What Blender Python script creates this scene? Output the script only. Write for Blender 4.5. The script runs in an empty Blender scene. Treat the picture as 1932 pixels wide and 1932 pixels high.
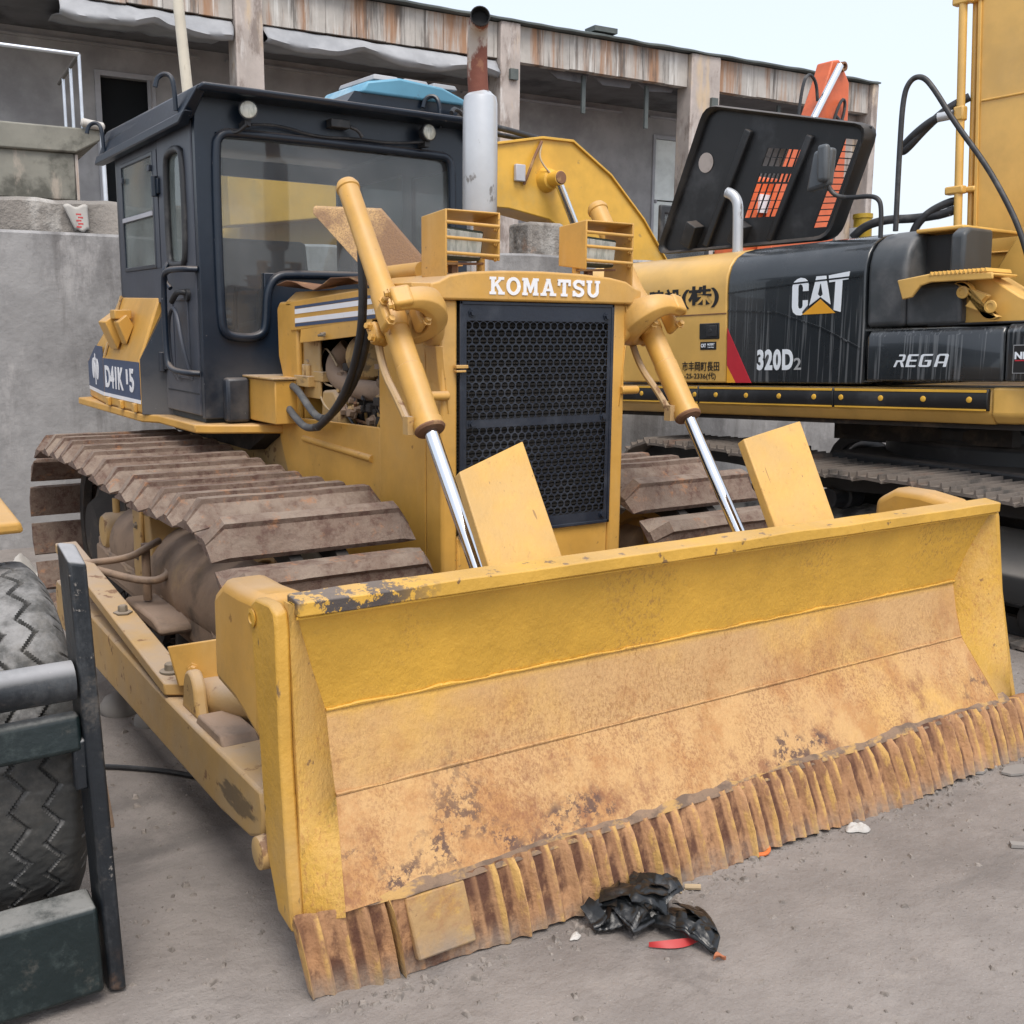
import bpy, bmesh, math, random
from mathutils import Vector, Matrix, noise
import numpy as np
random.seed(7)
rad = math.radians
scene = bpy.context.scene
col = scene.collection

# ---------------------------------------------------------------- camera
YAW, PITCH, ROLL, FPX = rad(34.0), rad(9.9), rad(-0.6), 2010.0 / 1932.0
cam_data = bpy.data.cameras.new('camera')
cam = bpy.data.objects.new('camera', cam_data)
col.objects.link(cam)
_f = Vector((math.sin(YAW) * math.cos(PITCH), math.cos(YAW) * math.cos(PITCH), -math.sin(PITCH)))
_r = Vector((math.cos(YAW), -math.sin(YAW), 0.0))
_d = _f.cross(_r)
_r2 = _r * math.cos(ROLL) + _d * math.sin(ROLL)
_d2 = -_r * math.sin(ROLL) + _d * math.cos(ROLL)
_m = Matrix((_r2, -_d2, -_f)).transposed().to_4x4()
_m.translation = Vector((0.0, 0.0, 1.6))
cam.matrix_world = _m
cam_data.sensor_width = 36.0
cam_data.lens = 36.0 * FPX
cam_data.clip_start = 0.05
cam_data.clip_end = 1000.0
scene.camera = cam

# ---------------------------------------------------------------- sky, sun, exposure
world = bpy.data.worlds.new('World')
scene.world = world
world.use_nodes = True
wn = world.node_tree
wn.nodes.clear()
SUN_EL, SUN_AZ = rad(60), rad(198)        # azimuth clockwise from +Y
sky = wn.nodes.new('ShaderNodeTexSky')
sky.sky_type = 'NISHITA'
sky.sun_disc = False
sky.sun_elevation = SUN_EL
sky.sun_rotation = SUN_AZ
sky.air_density = 1.0
sky.dust_density = 4.0
bg1 = wn.nodes.new('ShaderNodeBackground')
bg1.inputs['Strength'].default_value = 0.06
bg2 = wn.nodes.new('ShaderNodeBackground')        # even veil of thin cloud
bg2.inputs['Color'].default_value = (0.83, 0.875, 0.93, 1)
bg2.inputs['Strength'].default_value = 0.54
add = wn.nodes.new('ShaderNodeAddShader')
wo = wn.nodes.new('ShaderNodeOutputWorld')
wn.links.new(sky.outputs[0], bg1.inputs[0])
wn.links.new(bg1.outputs[0], add.inputs[0])
wn.links.new(bg2.outputs[0], add.inputs[1])
wn.links.new(add.outputs[0], wo.inputs[0])
sun_data = bpy.data.lights.new('sun', 'SUN')
sun_data.energy = 1.5
sun_data.angle = rad(28)
sun_data.color = (1.0, 0.95, 0.88)
sun = bpy.data.objects.new('sun', sun_data)
col.objects.link(sun)
sd = Vector((math.sin(SUN_AZ) * math.cos(SUN_EL), math.cos(SUN_AZ) * math.cos(SUN_EL), math.sin(SUN_EL)))
sun.rotation_euler = (-sd).to_track_quat('-Z', 'Y').to_euler()
sun.location = (0, 0, 20)
vs = scene.view_settings
vs.view_transform = 'Standard'
vs.look = 'None'
vs.gamma = 1.0
vs.use_curve_mapping = False
vs.exposure = 0.66
scene.cycles.max_bounces = 8
scene.cycles.transparent_max_bounces = 12
scene.cycles.sample_clamp_indirect = 6.0

# ---------------------------------------------------------------- materials
MATS = {}
def mat(name, base, rough=0.5, metal=0.0, layers=(), bump=None, var=0.12, var_scale=3.0, spec=0.5, coat=0.0):
    """layers: dicts col, scale, lo, hi, detail, stretch, amt, up, zr, xr, rough ; bump: (strength, scale, stretch[, dist])"""
    m = bpy.data.materials.new(name)
    m.use_nodes = True
    nt = m.node_tree
    N, L = nt.nodes, nt.links
    bsdf = N['Principled BSDF']
    geo = N.new('ShaderNodeNewGeometry')
    def noise_fac(scale, detail=5.0, stretch=(1, 1, 1), off=0.0, rough_n=0.6):
        mp = N.new('ShaderNodeMapping')
        mp.inputs['Scale'].default_value = stretch
        mp.inputs['Location'].default_value = (off, off * 0.7, off * 1.3)
        L.new(geo.outputs['Position'], mp.inputs['Vector'])
        nz = N.new('ShaderNodeTexNoise')
        nz.inputs['Scale'].default_value = scale
        nz.inputs['Detail'].default_value = detail
        nz.inputs['Roughness'].default_value = rough_n
        L.new(mp.outputs[0], nz.inputs['Vector'])
        return nz.outputs['Fac']
    def maprange(sock, a, b, lo=0.0, hi=1.0, smooth=True):
        mr = N.new('ShaderNodeMapRange')
        mr.interpolation_type = 'SMOOTHSTEP' if smooth else 'LINEAR'
        for i, v in zip((1, 2, 3, 4), (a, b, lo, hi)):
            mr.inputs[i].default_value = v
        L.new(sock, mr.inputs[0])
        return mr.outputs[0]
    def mul(a, b):
        mm = N.new('ShaderNodeMath'); mm.operation = 'MULTIPLY'
        for i, s in enumerate((a, b)):
            if isinstance(s, (int, float)): mm.inputs[i].default_value = s
            else: L.new(s, mm.inputs[i])
        return mm.outputs[0]
    def mixc(fac, a, b):
        mx = N.new('ShaderNodeMix'); mx.data_type = 'RGBA'
        if isinstance(fac, (int, float)): mx.inputs[0].default_value = fac
        else: L.new(fac, mx.inputs[0])
        for i, s in ((6, a), (7, b)):
            if isinstance(s, tuple): mx.inputs[i].default_value = (*s, 1) if len(s) == 3 else s
            else: L.new(s, mx.inputs[i])
        return mx.outputs[2]
    def mixf(fac, a, b):
        mx = N.new('ShaderNodeMix'); mx.data_type = 'FLOAT'
        L.new(fac, mx.inputs[0])
        for i, s in ((2, a), (3, b)):
            if isinstance(s, (int, float)): mx.inputs[i].default_value = s
            else: L.new(s, mx.inputs[i])
        return mx.outputs[0]
    sep = None
    def pos(i):
        nonlocal sep
        if sep is None:
            sep = N.new('ShaderNodeSeparateXYZ'); L.new(geo.outputs['Position'], sep.inputs[0])
        return sep.outputs[i]
    lo = tuple(c * (1 - var) for c in base); hi = tuple(min(1, c * (1 + var)) for c in base)
    c = mixc(maprange(noise_fac(var_scale, 6), 0.3, 0.7), lo, hi)
    r = rough
    nsep = None
    for k, ly in enumerate(layers):
        f = maprange(noise_fac(ly.get('scale', 5), ly.get('detail', 6), ly.get('stretch', (1, 1, 1)), 3.7 * k + 1.1, ly.get('nr', 0.62)),
                     ly.get('lo', 0.45), ly.get('hi', 0.6))
        if 'scale2' in ly:
            f = mul(f, maprange(noise_fac(ly['scale2'], 4, ly.get('stretch2', (1, 1, 1)), 9.1 * k + 4.0), ly.get('lo2', 0.45), ly.get('hi2', 0.6)))
        if 'up' in ly:
            if nsep is None:
                nsep = N.new('ShaderNodeSeparateXYZ'); L.new(geo.outputs['Normal'], nsep.inputs[0])
            f = mul(f, maprange(nsep.outputs[2], ly['up'][0], ly['up'][1]))
        for key, ax in (('xr', 0), ('yr', 1), ('zr', 2)):
            if key in ly:
                f = mul(f, maprange(pos(ax), ly[key][0], ly[key][1], *((0.0, 1.0) if key == 'zr' else (1.0, 0.0))))
        if 'attr' in ly:
            at = N.new('ShaderNodeAttribute'); at.attribute_name = ly['attr'][0]
            f = mul(f, maprange(at.outputs['Fac'], ly['attr'][1], ly['attr'][2]))
        f = mul(f, ly.get('amt', 1.0))
        c = mixc(f, c, ly['col'])
        if 'rough' in ly:
            r = mixf(f, r, ly['rough'])
    L.new(c, bsdf.inputs['Base Color'])
    if isinstance(r, (int, float)): bsdf.inputs['Roughness'].default_value = r
    else: L.new(r, bsdf.inputs['Roughness'])
    bsdf.inputs['Metallic'].default_value = metal
    bsdf.inputs['Specular IOR Level'].default_value = spec
    bsdf.inputs['Coat Weight'].default_value = coat
    if bump:
        prev = None
        for b in (bump if isinstance(bump, list) else [bump]):
            bn = N.new('ShaderNodeBump')
            bn.inputs['Strength'].default_value = b[0]
            bn.inputs['Distance'].default_value = b[3] if len(b) > 3 else 0.01
            L.new(noise_fac(b[1], 6, b[2] if len(b) > 2 else (1, 1, 1), 5.0), bn.inputs['Height'])
            if prev is not None: L.new(prev, bn.inputs['Normal'])
            prev = bn.outputs[0]
        L.new(prev, bsdf.inputs['Normal'])
    MATS[name] = m
    return m

DUST = (0.36, 0.29, 0.235)
YEL = (0.58, 0.315, 0.062)
def dust(amt=0.5, up=(0.3, 0.95), c=DUST, sc=2.5): return dict(col=c, scale=sc, lo=0.25, hi=0.65, up=up, amt=amt, rough=0.9)
def rustspk(amt=0.8, lo=0.62, hi=0.68, sc=22, c=(0.13, 0.055, 0.03)): return dict(col=c, scale=sc, lo=lo, hi=hi, amt=amt, rough=0.9)
mat('yellow', YEL, 0.42, layers=[dict(col=(0.46, 0.31, 0.14), scale=1.6, lo=0.45, hi=0.75, amt=0.45), dict(col=(0.36, 0.21, 0.06), scale=6, detail=10, nr=.78, lo=0.5, hi=0.72, amt=0.45), dict(col=(0.16, 0.09, 0.045), scale=50, detail=4, lo=0.67, hi=0.71, scale2=3, lo2=.45, hi2=.6, amt=0.7), dict(col=(0.62, 0.40, 0.16), scale=9, stretch=(1, 1, .2), detail=8, lo=0.55, hi=0.75, amt=0.35), dust(0.5), rustspk(0.55, 0.68, 0.72, 14)], bump=(0.10, 30))
mat('yellow_dusty', (0.46, 0.285, 0.10), 0.6, layers=[dict(col=(0.40, 0.29, 0.17), scale=3, lo=0.4, hi=0.65, amt=0.6), dust(0.9, (0.1, 0.8)), rustspk(0.7, 0.6, 0.66, 12), dict(col=(0.055, 0.045, 0.035), scale=6, stretch=(1, .25, 1), lo=0.63, hi=0.68, amt=0.7)], bump=(0.2, 22))
mat('blade_paint', (0.66, 0.375, 0.050), 0.45, layers=[
    dict(col=(0.50, 0.305, 0.145), scale=1.2, lo=0.2, hi=0.5, zr=(0.66, 0.62), amt=0.88, rough=0.7),
    dict(col=(0.38, 0.175, 0.06), scale=2.3, stretch=(1, 1, .8), detail=12, nr=.76, lo=0.46, hi=0.60, zr=(0.74, 0.45), amt=0.72, rough=0.8), dict(col=(0.21, 0.085, 0.045), scale=3.1, stretch=(1, 1, .7), detail=12, nr=.78, lo=0.53, hi=0.64, zr=(0.66, 0.30), amt=0.75, rough=0.85),
    dict(col=(0.20, 0.08, 0.038), scale=120, stretch=(1, 1, .6), detail=5, nr=0.8, lo=0.46, hi=0.60, scale2=3.4, lo2=0.36, hi2=0.62, zr=(0.85, 0.35), amt=0.55, rough=0.9),
    dict(col=(0.30, 0.15, 0.05), scale=85, stretch=(1, 1, .6), detail=6, nr=0.8, lo=0.5, hi=0.62, scale2=2.6, lo2=0.48, hi2=0.64, amt=0.6, rough=0.9),
    dict(col=(0.085, 0.05, 0.045), scale=34, detail=9, nr=0.75, lo=0.49, hi=0.55, scale2=3.3, lo2=0.54, hi2=0.64, zr=(0.60, 0.25), amt=0.9, rough=0.85)],
    bump=[(0.42, 110, (1, 1, .6), 0.007), (0.3, 24, (1, 1, .7), 0.010), (0.35, 5, (1, 1, 1), 0.03)])
mat('blade_wing', (0.57, 0.325, 0.05), 0.5, layers=[
    dict(col=(0.56, 0.35, 0.13), scale=2.2, lo=0.4, hi=0.62, amt=0.6, rough=0.7),
    dict(col=(0.42, 0.20, 0.06), scale=90, stretch=(1, 1, .6), detail=5, nr=0.75, lo=0.50, hi=0.62, scale2=5, lo2=0.40, hi2=0.60, amt=0.7, rough=0.9),
    dict(col=(0.12, 0.06, 0.045), scale=26, detail=8, nr=0.7, lo=0.63, hi=0.68, amt=0.7, rough=0.85)],
    bump=[(0.5, 95, (1, 1, .6), 0.008), (0.3, 7, (1, 1, 1), 0.02)])
mat('patch_paint', (0.43, 0.27, 0.12), 0.7, layers=[dict(col=(0.56, 0.34, 0.08), scale=9, detail=10, nr=.75, lo=.52, hi=.62, amt=.6), dict(col=(0.30, 0.14, 0.06), scale=5, detail=10, nr=.75, lo=.48, hi=.62, amt=.6), dict(col=(0.16, 0.08, 0.045), scale=24, detail=9, nr=.75, lo=.56, hi=.66, amt=.7), dict(col=(0.28, 0.22, 0.17), scale=8, detail=9, lo=0.35, hi=0.6, zr=(0.13, 0.04), amt=0.9)], bump=[(0.4, 60, (1, 1, 1), 0.006)])
mat('mud', (0.23, 0.155, 0.105), 0.95, layers=[dict(col=(0.12, 0.085, 0.065), scale=14, detail=8, lo=0.45, hi=0.62, amt=0.8), dict(col=(0.5, 0.30, 0.10), scale=9, stretch=(1, 1, 2), detail=9, lo=0.50, hi=0.60, amt=0.8)], bump=[(0.7, 60, (1, 1, 1), 0.008)])
mat('plate_yellow', (0.60, 0.345, 0.085), 0.5, layers=[dict(col=(0.36, 0.20, 0.06), scale=40, stretch=(1, 1, .35), detail=9, nr=.8, lo=0.55, hi=0.68, amt=0.55), dict(col=(0.12, 0.07, 0.04), scale=70, stretch=(1.5, 1, .5), detail=4, lo=0.66, hi=0.70, scale2=5, lo2=.45, hi2=.6, amt=0.8), dict(col=(0.46, 0.31, 0.14), scale=3, detail=9, lo=0.42, hi=0.66, amt=0.5), dict(col=(0.2, 0.11, 0.05), scale=4, stretch=(8, 1, .4), detail=3, lo=0.69, hi=0.70, amt=0.7)], bump=[(0.35, 80, (1, 1, .5), 0.005)])
mat('blade_top', (0.58, 0.33, 0.05), 0.45, layers=[
    dict(col=(0.045, 0.045, 0.055), scale=14, detail=9, nr=0.75, lo=0.47, hi=0.50, scale2=2.0, lo2=0.40, hi2=0.46, xr=(1.15, 1.38), amt=0.95),
    dict(col=(0.09, 0.05, 0.04), scale=18, detail=7, lo=0.62, hi=0.66, amt=0.8), dust(0.35)], bump=(0.3, 40, (1, 1, 1), 0.01))
mat('blade_side', (0.54, 0.30, 0.045), 0.5, layers=[
    dict(col=(0.46, 0.30, 0.13), scale=2.5, lo=0.4, hi=0.7, zr=(0.8, 0.2), amt=0.8),
    dict(col=(0.10, 0.07, 0.055), scale=9, detail=8, stretch=(1, 1, .4), lo=0.61, hi=0.64, amt=0.8),
    dict(col=(0.17, 0.12, 0.09), scale=4, lo=0.4, hi=0.6, zr=(0.22, 0.08), amt=0.8), dust(0.4)], bump=[(0.35, 60, (1, 1, 1), 0.006), (0.3, 10, (1, 1, 1), 0.015)])
mat('edge_rust', (0.43, 0.235, 0.115), 0.85, layers=[
    dict(col=(0.13, 0.05, 0.028), scale=9, stretch=(1, 1, .35), lo=0.42, hi=0.62, zr=(0.06, 0.20), amt=0.55),
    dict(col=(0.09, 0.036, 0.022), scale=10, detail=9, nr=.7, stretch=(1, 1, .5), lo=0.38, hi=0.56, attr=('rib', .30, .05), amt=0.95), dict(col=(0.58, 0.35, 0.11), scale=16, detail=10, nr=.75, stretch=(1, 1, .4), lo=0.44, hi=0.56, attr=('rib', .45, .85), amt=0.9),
    dict(col=(0.27, 0.22, 0.175), scale=9, detail=9, nr=.75, lo=0.35, hi=0.6, zr=(0.09, 0.0), amt=0.7)], bump=[(0.6, 70, (1, 1, .5), 0.008), (0.5, 16, (1, 1, 1), 0.02)])
mat('shoe', (0.165, 0.115, 0.088), 0.9, layers=[
    dict(col=(0.085, 0.04, 0.03), scale=22, detail=9, nr=.75, lo=0.46, hi=0.62, amt=0.8),
    dict(col=(0.27, 0.215, 0.17), scale=6, detail=9, nr=.7, lo=0.38, hi=0.66, up=(0.0, 0.8), amt=0.85),
    dict(col=(0.34, 0.16, 0.075), scale=11, detail=9, nr=.72, lo=0.56, hi=0.66, amt=0.6)], bump=[(0.6, 60, (1, 1, 1), 0.008), (0.5, 14, (1, 1, 1), 0.02)])
mat('under_dust', (0.27, 0.185, 0.125), 0.9, layers=[dict(col=(0.10, 0.075, 0.055), scale=4, lo=0.5, hi=0.68, amt=0.8), dict(col=(0.42, 0.28, 0.13), scale=3, lo=0.55, hi=0.7, amt=0.6), dust(0.7, (0.2, 0.9), (0.33, 0.25, 0.2))], bump=[(0.4, 24, (1, 1, 1), 0.01)])
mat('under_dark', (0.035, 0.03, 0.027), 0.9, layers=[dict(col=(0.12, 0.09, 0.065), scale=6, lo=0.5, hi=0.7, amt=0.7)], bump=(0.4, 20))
mat('navy', (0.0065, 0.0135, 0.026), 0.33, layers=[dict(col=(0.04, 0.05, 0.068), scale=1.6, stretch=(1, 1, .6), lo=0.5, hi=0.8, amt=0.45), dict(col=(0.22, 0.2, 0.18), scale=3, lo=0.3, hi=0.6, zr=(1.55, 1.1), amt=0.42, rough=0.8), dict(col=(0.25, 0.24, 0.24), scale=40, detail=3, lo=0.70, hi=0.73, amt=0.5), dust(0.4)], bump=(0.08, 25))
mat('side_navy', (0.042, 0.050, 0.068), 0.45, layers=[dict(col=(0.09, 0.095, 0.112), scale=1.6, lo=0.4, hi=0.75, amt=0.6), dict(col=(0.25, 0.22, 0.19), scale=3, lo=0.3, hi=0.6, zr=(1.5, 1.1), amt=0.5, rough=0.8)], bump=(0.08, 25))  # paler, greyer copy of navy for the near cab side and door
mat('grille_navy', (0.012, 0.017, 0.029), 0.42, layers=[dict(col=(0.05, 0.057, 0.072), scale=5, lo=0.45, hi=0.7, amt=0.6)], bump=(0.1, 40))
mat('rubber', (0.022, 0.023, 0.026), 0.5, layers=[dict(col=(0.12, 0.115, 0.11), scale=9, lo=0.5, hi=0.72, amt=0.5)], bump=(0.12, 40))
mat('hose_grey', (0.075, 0.078, 0.082), 0.6, layers=[dict(col=(0.17, 0.165, 0.155), scale=14, lo=0.45, hi=0.65, amt=0.6)])
mat('chrome', (0.72, 0.74, 0.77), 0.10, metal=1.0, var=0.03)
mat('silver_paint', (0.50, 0.52, 0.545), 0.34, metal=0.35, layers=[dict(col=(0.16, 0.15, 0.14), scale=12, stretch=(1, 1, .5), lo=0.62, hi=0.66, amt=0.75, rough=.8), dict(col=(0.33, 0.18, 0.10), scale=7, lo=0.42, hi=0.6, zr=(2.46, 2.60), amt=0.0), dict(col=(0.22, 0.12, 0.07), scale=5, stretch=(1, 1, .3), lo=0.66, hi=0.74, amt=0.7, rough=.9)], bump=(0.12, 14))
mat('exhaust_rust', (0.17, 0.055, 0.035), 0.75, layers=[dict(col=(0.44, 0.40, 0.35), scale=8, detail=8, stretch=(1, 1, .6), lo=0.50, hi=0.58, amt=0.85), dict(col=(0.28, 0.13, 0.07), scale=14, lo=0.55, hi=0.65, amt=0.7)], bump=(0.35, 30))
mat('mouth_black', (0.012, 0.012, 0.013), 0.8)
mat('rusty_brown', (0.19, 0.095, 0.05), 0.8, layers=[dict(col=(0.42, 0.26, 0.11), scale=7, lo=0.52, hi=0.66, amt=0.7)], bump=(0.3, 30))
mat('mesh_panel', (0.52, 0.33, 0.15), 0.75, layers=[dict(col=(0.16, 0.085, 0.055), scale=3, detail=7, lo=0.48, hi=0.6, amt=0.75), dict(col=(0.2, 0.12, 0.08), scale=150, detail=1, lo=0.5, hi=0.56, amt=0.5)], bump=(0.5, 150))
mat('white_paint', (0.78, 0.78, 0.80), 0.5, layers=[dict(col=(0.5, 0.42, 0.3), scale=30, lo=0.66, hi=0.7, amt=0.6)], var=0.05)
mat('blue_stripe', (0.05, 0.075, 0.14), 0.5)
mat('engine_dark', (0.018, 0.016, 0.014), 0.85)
mat('steel_bolt', (0.18, 0.15, 0.11), 0.7, layers=[dust(0.6)])
mat('seat_vinyl', (0.018, 0.019, 0.02), 0.6)
mat('cab_lining', (0.06, 0.065, 0.065), 0.8)
mat('lamp_glass', (0.50, 0.50, 0.44), 0.15, layers=[dict(col=(0.25, 0.26, 0.22), scale=60, stretch=(1, 1, .2), lo=0.45, hi=0.6, amt=0.7)], bump=(0.6, 70, (1, 1, .15)), coat=0.6)
mat('lamp_case', (0.035, 0.05, 0.04), 0.5)
mat('cat_yellow', (0.66, 0.395, 0.10), 0.33, layers=[dict(col=(0.48, 0.33, 0.15), scale=1.4, lo=0.45, hi=0.8, amt=0.4), dust(0.3, (0.5, 1))], coat=0.15)
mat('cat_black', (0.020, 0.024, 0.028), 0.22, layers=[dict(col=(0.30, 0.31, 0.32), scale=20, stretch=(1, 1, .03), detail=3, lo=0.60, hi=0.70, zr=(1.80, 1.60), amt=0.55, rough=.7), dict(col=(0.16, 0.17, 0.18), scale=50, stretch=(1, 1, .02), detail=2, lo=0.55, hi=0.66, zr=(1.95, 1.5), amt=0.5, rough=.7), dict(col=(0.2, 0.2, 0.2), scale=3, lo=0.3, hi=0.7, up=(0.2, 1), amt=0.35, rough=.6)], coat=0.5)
mat('cat_grey', (0.042, 0.048, 0.053), 0.45, layers=[dict(col=(0.16, 0.16, 0.165), scale=2.4, lo=0.45, hi=0.7, amt=0.55, rough=.7), dict(col=(0.22, 0.22, 0.22), scale=3, lo=0.3, hi=0.7, up=(0.2, 1), amt=0.4)])
mat('black_plastic', (0.013, 0.014, 0.016), 0.5, layers=[dict(col=(0.07, 0.072, 0.078), scale=3, lo=0.5, hi=0.75, amt=0.6), dust(0.25)])
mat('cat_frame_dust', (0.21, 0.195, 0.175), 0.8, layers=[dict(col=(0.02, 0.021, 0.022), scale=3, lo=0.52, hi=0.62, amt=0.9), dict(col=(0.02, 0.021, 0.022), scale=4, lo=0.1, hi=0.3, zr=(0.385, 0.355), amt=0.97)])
mat('bumper_yellow', (0.70, 0.40, 0.05), 0.5)
mat('decal_red', (0.50, 0.025, 0.04), 0.4)
mat('decal_amber', (0.80, 0.38, 0.03), 0.4)
mat('decal_white', (0.76, 0.81, 0.86), 0.45, var=0.03)
mat('decal_black', (0.012, 0.012, 0.013), 0.5)
mat('decal_grey', (0.35, 0.36, 0.37), 0.5)
mat('cat_shoe', (0.155, 0.13, 0.11), 0.75, layers=[dict(col=(0.035, 0.034, 0.033), scale=5, lo=0.5, hi=0.68, amt=0.8), dict(col=(0.22, 0.13, 0.09), scale=4, stretch=(.3, 1, 1), lo=0.55, hi=0.65, amt=0.6)], bump=(0.4, 40))
mat('exc_yellow', (0.66, 0.375, 0.05), 0.4, layers=[dict(col=(0.45, 0.33, 0.12), scale=2, lo=0.5, hi=0.75, amt=0.5), dict(col=(0.2, .14, .07), scale=6, lo=.66, hi=.7, amt=.5)])
mat('exc_orange', (0.62, 0.13, 0.045), 0.45, layers=[dict(col=(0.42, 0.12, 0.06), scale=4, lo=0.5, hi=0.7, amt=0.5)])
mat('loader_black', (0.009, 0.012, 0.016), 0.42, layers=[dict(col=(0.075, 0.08, 0.085), scale=6, stretch=(1, 1, .4), detail=10, nr=.75, lo=0.48, hi=0.70, amt=0.6, rough=.8), dict(col=(0.14, 0.12, 0.10), scale=4, detail=10, nr=.75, lo=0.56, hi=0.70, amt=0.6, rough=.9), dict(col=(0.30, 0.27, 0.24), scale=28, detail=8, nr=.75, lo=0.63, hi=0.68, amt=0.7, rough=.9), dict(col=(0.34, 0.34, 0.35), scale=3, lo=0.2, hi=0.5, up=(0.4, 0.9), amt=0.9, rough=.9), dict(col=(0.22, 0.13, 0.08), scale=5, lo=0.5, hi=0.62, zr=(0.14, 0.02), amt=0.7)], bump=(0.25, 30))
mat('loader_green', (0.005, 0.012, 0.013), 0.42, layers=[dict(col=(0.035, 0.05, 0.048), scale=12, detail=10, nr=.78, lo=0.5, hi=0.70, amt=0.7, rough=.8), dict(col=(0.10, 0.09, 0.075), scale=5, detail=10, nr=.75, lo=0.56, hi=0.70, amt=0.6, rough=.9), dict(col=(0.26, 0.26, 0.25), scale=6, detail=9, nr=.75, lo=0.3, hi=0.6, up=(0.5, 0.95), amt=0.85, rough=.9), dict(col=(0.25, 0.24, 0.23), scale=34, detail=8, nr=.75, lo=0.66, hi=0.70, amt=0.6)], bump=(0.3, 24))
mat('tyre', (0.048, 0.048, 0.046), 0.9, layers=[dict(col=(0.27, 0.265, 0.26), scale=5, detail=9, nr=.72, lo=0.42, hi=0.66, up=(0.05, 0.6), amt=0.95), dict(col=(0.17, 0.155, 0.135), scale=6, detail=9, nr=.7, lo=0.48, hi=0.70, amt=0.5)], bump=(0.5, 26))
mat('groove', (0.014, 0.014, 0.013), 0.95)
mat('concrete_wall', (0.29, 0.285, 0.285), 0.9, layers=[
    dict(col=(0.13, 0.126, 0.126), scale=1.3, detail=10, nr=.7, stretch=(1, 1, .6), lo=0.45, hi=0.62, amt=0.7),
    dict(col=(0.45, 0.435, 0.43), scale=2.2, detail=10, nr=.74, stretch=(1.3, 1, .5), lo=0.52, hi=0.68, amt=0.6),
    dict(col=(0.13, 0.12, 0.115), scale=3.2, detail=7, stretch=(1, 1, .16), lo=0.56, hi=0.74, zr=(1.2, 2.3), amt=0.0),
    dict(col=(0.12, 0.112, 0.108), scale=2.6, detail=9, nr=.7, stretch=(1.4, 1, .14), lo=0.50, hi=0.66, amt=0.55)], bump=[(0.35, 18, (1, 1, 1), 0.02)])
mat('rubble', (0.23, 0.21, 0.19), 0.95, layers=[dict(col=(0.46, 0.44, 0.41), scale=3, detail=8, stretch=(1, 1, .4), lo=0.52, hi=0.66, amt=0.7), dict(col=(0.06, 0.055, 0.05), scale=2.2, lo=0.55, hi=0.66, amt=0.8), dict(col=(0.28, 0.17, 0.11), scale=2.5, lo=0.58, hi=0.66, amt=0.6)], bump=[(0.8, 10, (1, 1, 1), 0.05)])
mat('landing_concrete', (0.22, 0.215, 0.185), 0.9, layers=[dict(col=(0.06, 0.06, 0.05), scale=2.2, detail=8, lo=0.45, hi=0.62, amt=0.8), dict(col=(0.42, 0.36, 0.30), scale=2.6, stretch=(1.4, 1, .5), lo=0.56, hi=0.68, amt=0.7)], bump=(0.4, 12))
mat('fascia', (0.44, 0.415, 0.385), 0.9, layers=[
    dict(col=(0.34, 0.17, 0.08), scale=2.1, detail=9, nr=.68, stretch=(1.3, 1, .10), lo=0.46, hi=0.62, amt=0.85),
    dict(col=(0.09, 0.078, 0.07), scale=2.6, detail=9, nr=.7, stretch=(1.5, 1, .12), lo=0.49, hi=0.64, amt=0.85),
    dict(col=(0.70, 0.69, 0.66), scale=3.6, detail=9, nr=.7, stretch=(2.4, 1, .12), lo=0.55, hi=0.68, amt=0.75)], bump=(0.3, 8, (2, 1, .3)))
mat('column_concrete', (0.42, 0.37, 0.34), 0.9, layers=[
    dict(col=(0.20, 0.16, 0.14), scale=2.6, detail=9, nr=.7, stretch=(1.5, 1, .5), lo=0.5, hi=0.64, amt=0.8),
    dict(col=(0.58, 0.44, 0.28), scale=2, detail=8, stretch=(1.5, 1, .3), lo=0.52, hi=0.66, amt=0.7),
    dict(col=(0.62, 0.60, 0.58), scale=4, detail=8, stretch=(1.5, 1, .4), lo=0.58, hi=0.7, amt=0.6)], bump=(0.4, 10))
mat('dark_roof', (0.085, 0.10, 0.10), 0.85, layers=[dict(col=(0.14, 0.16, 0.15), scale=1.5, lo=0.5, hi=0.7, amt=0.6)], bump=(0.3, 6))
mat('soffit', (0.15, 0.15, 0.16), 0.95, layers=[dict(col=(0.045, 0.045, 0.05), scale=1.1, lo=0.5, hi=0.68, amt=0.7)])
mat('back_wall', (0.40, 0.39, 0.395), 0.95, layers=[dict(col=(0.24, 0.232, 0.24), scale=0.7, detail=8, lo=0.42, hi=0.68, amt=0.8), dict(col=(0.30, 0.29, 0.29), scale=3, detail=8, stretch=(1, 1, .6), lo=0.56, hi=0.72, amt=0.5)], bump=(0.4, 10))
mat('tarp', (0.34, 0.35, 0.37), 0.8, layers=[dict(col=(0.22, 0.23, 0.25), scale=1.5, lo=0.45, hi=0.7, amt=0.6)])
mat('door_white', (0.84, 0.88, 0.86), 0.5)
mat('frame_grey', (0.42, 0.42, 0.45), 0.5)
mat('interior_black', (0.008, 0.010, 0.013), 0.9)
mat('rail_metal', (0.62, 0.66, 0.72), 0.35, metal=0.5)
mat('rail_dark', (0.13, 0.12, 0.11), 0.7)
mat('pole', (0.62, 0.57, 0.47), 0.7, layers=[dict(col=(0.3, 0.24, 0.17), scale=9, stretch=(1, 1, .3), lo=0.58, hi=0.68, amt=0.6)])
mat('blue_cover', (0.11, 0.30, 0.43), 0.5, layers=[dict(col=(0.55, 0.66, 0.72), scale=3, lo=0.45, hi=0.65, up=(0.1, 0.9), amt=0.75), dict(col=(0.10, 0.06, 0.05), scale=8, lo=0.64, hi=0.7, amt=0.6)])
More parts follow.
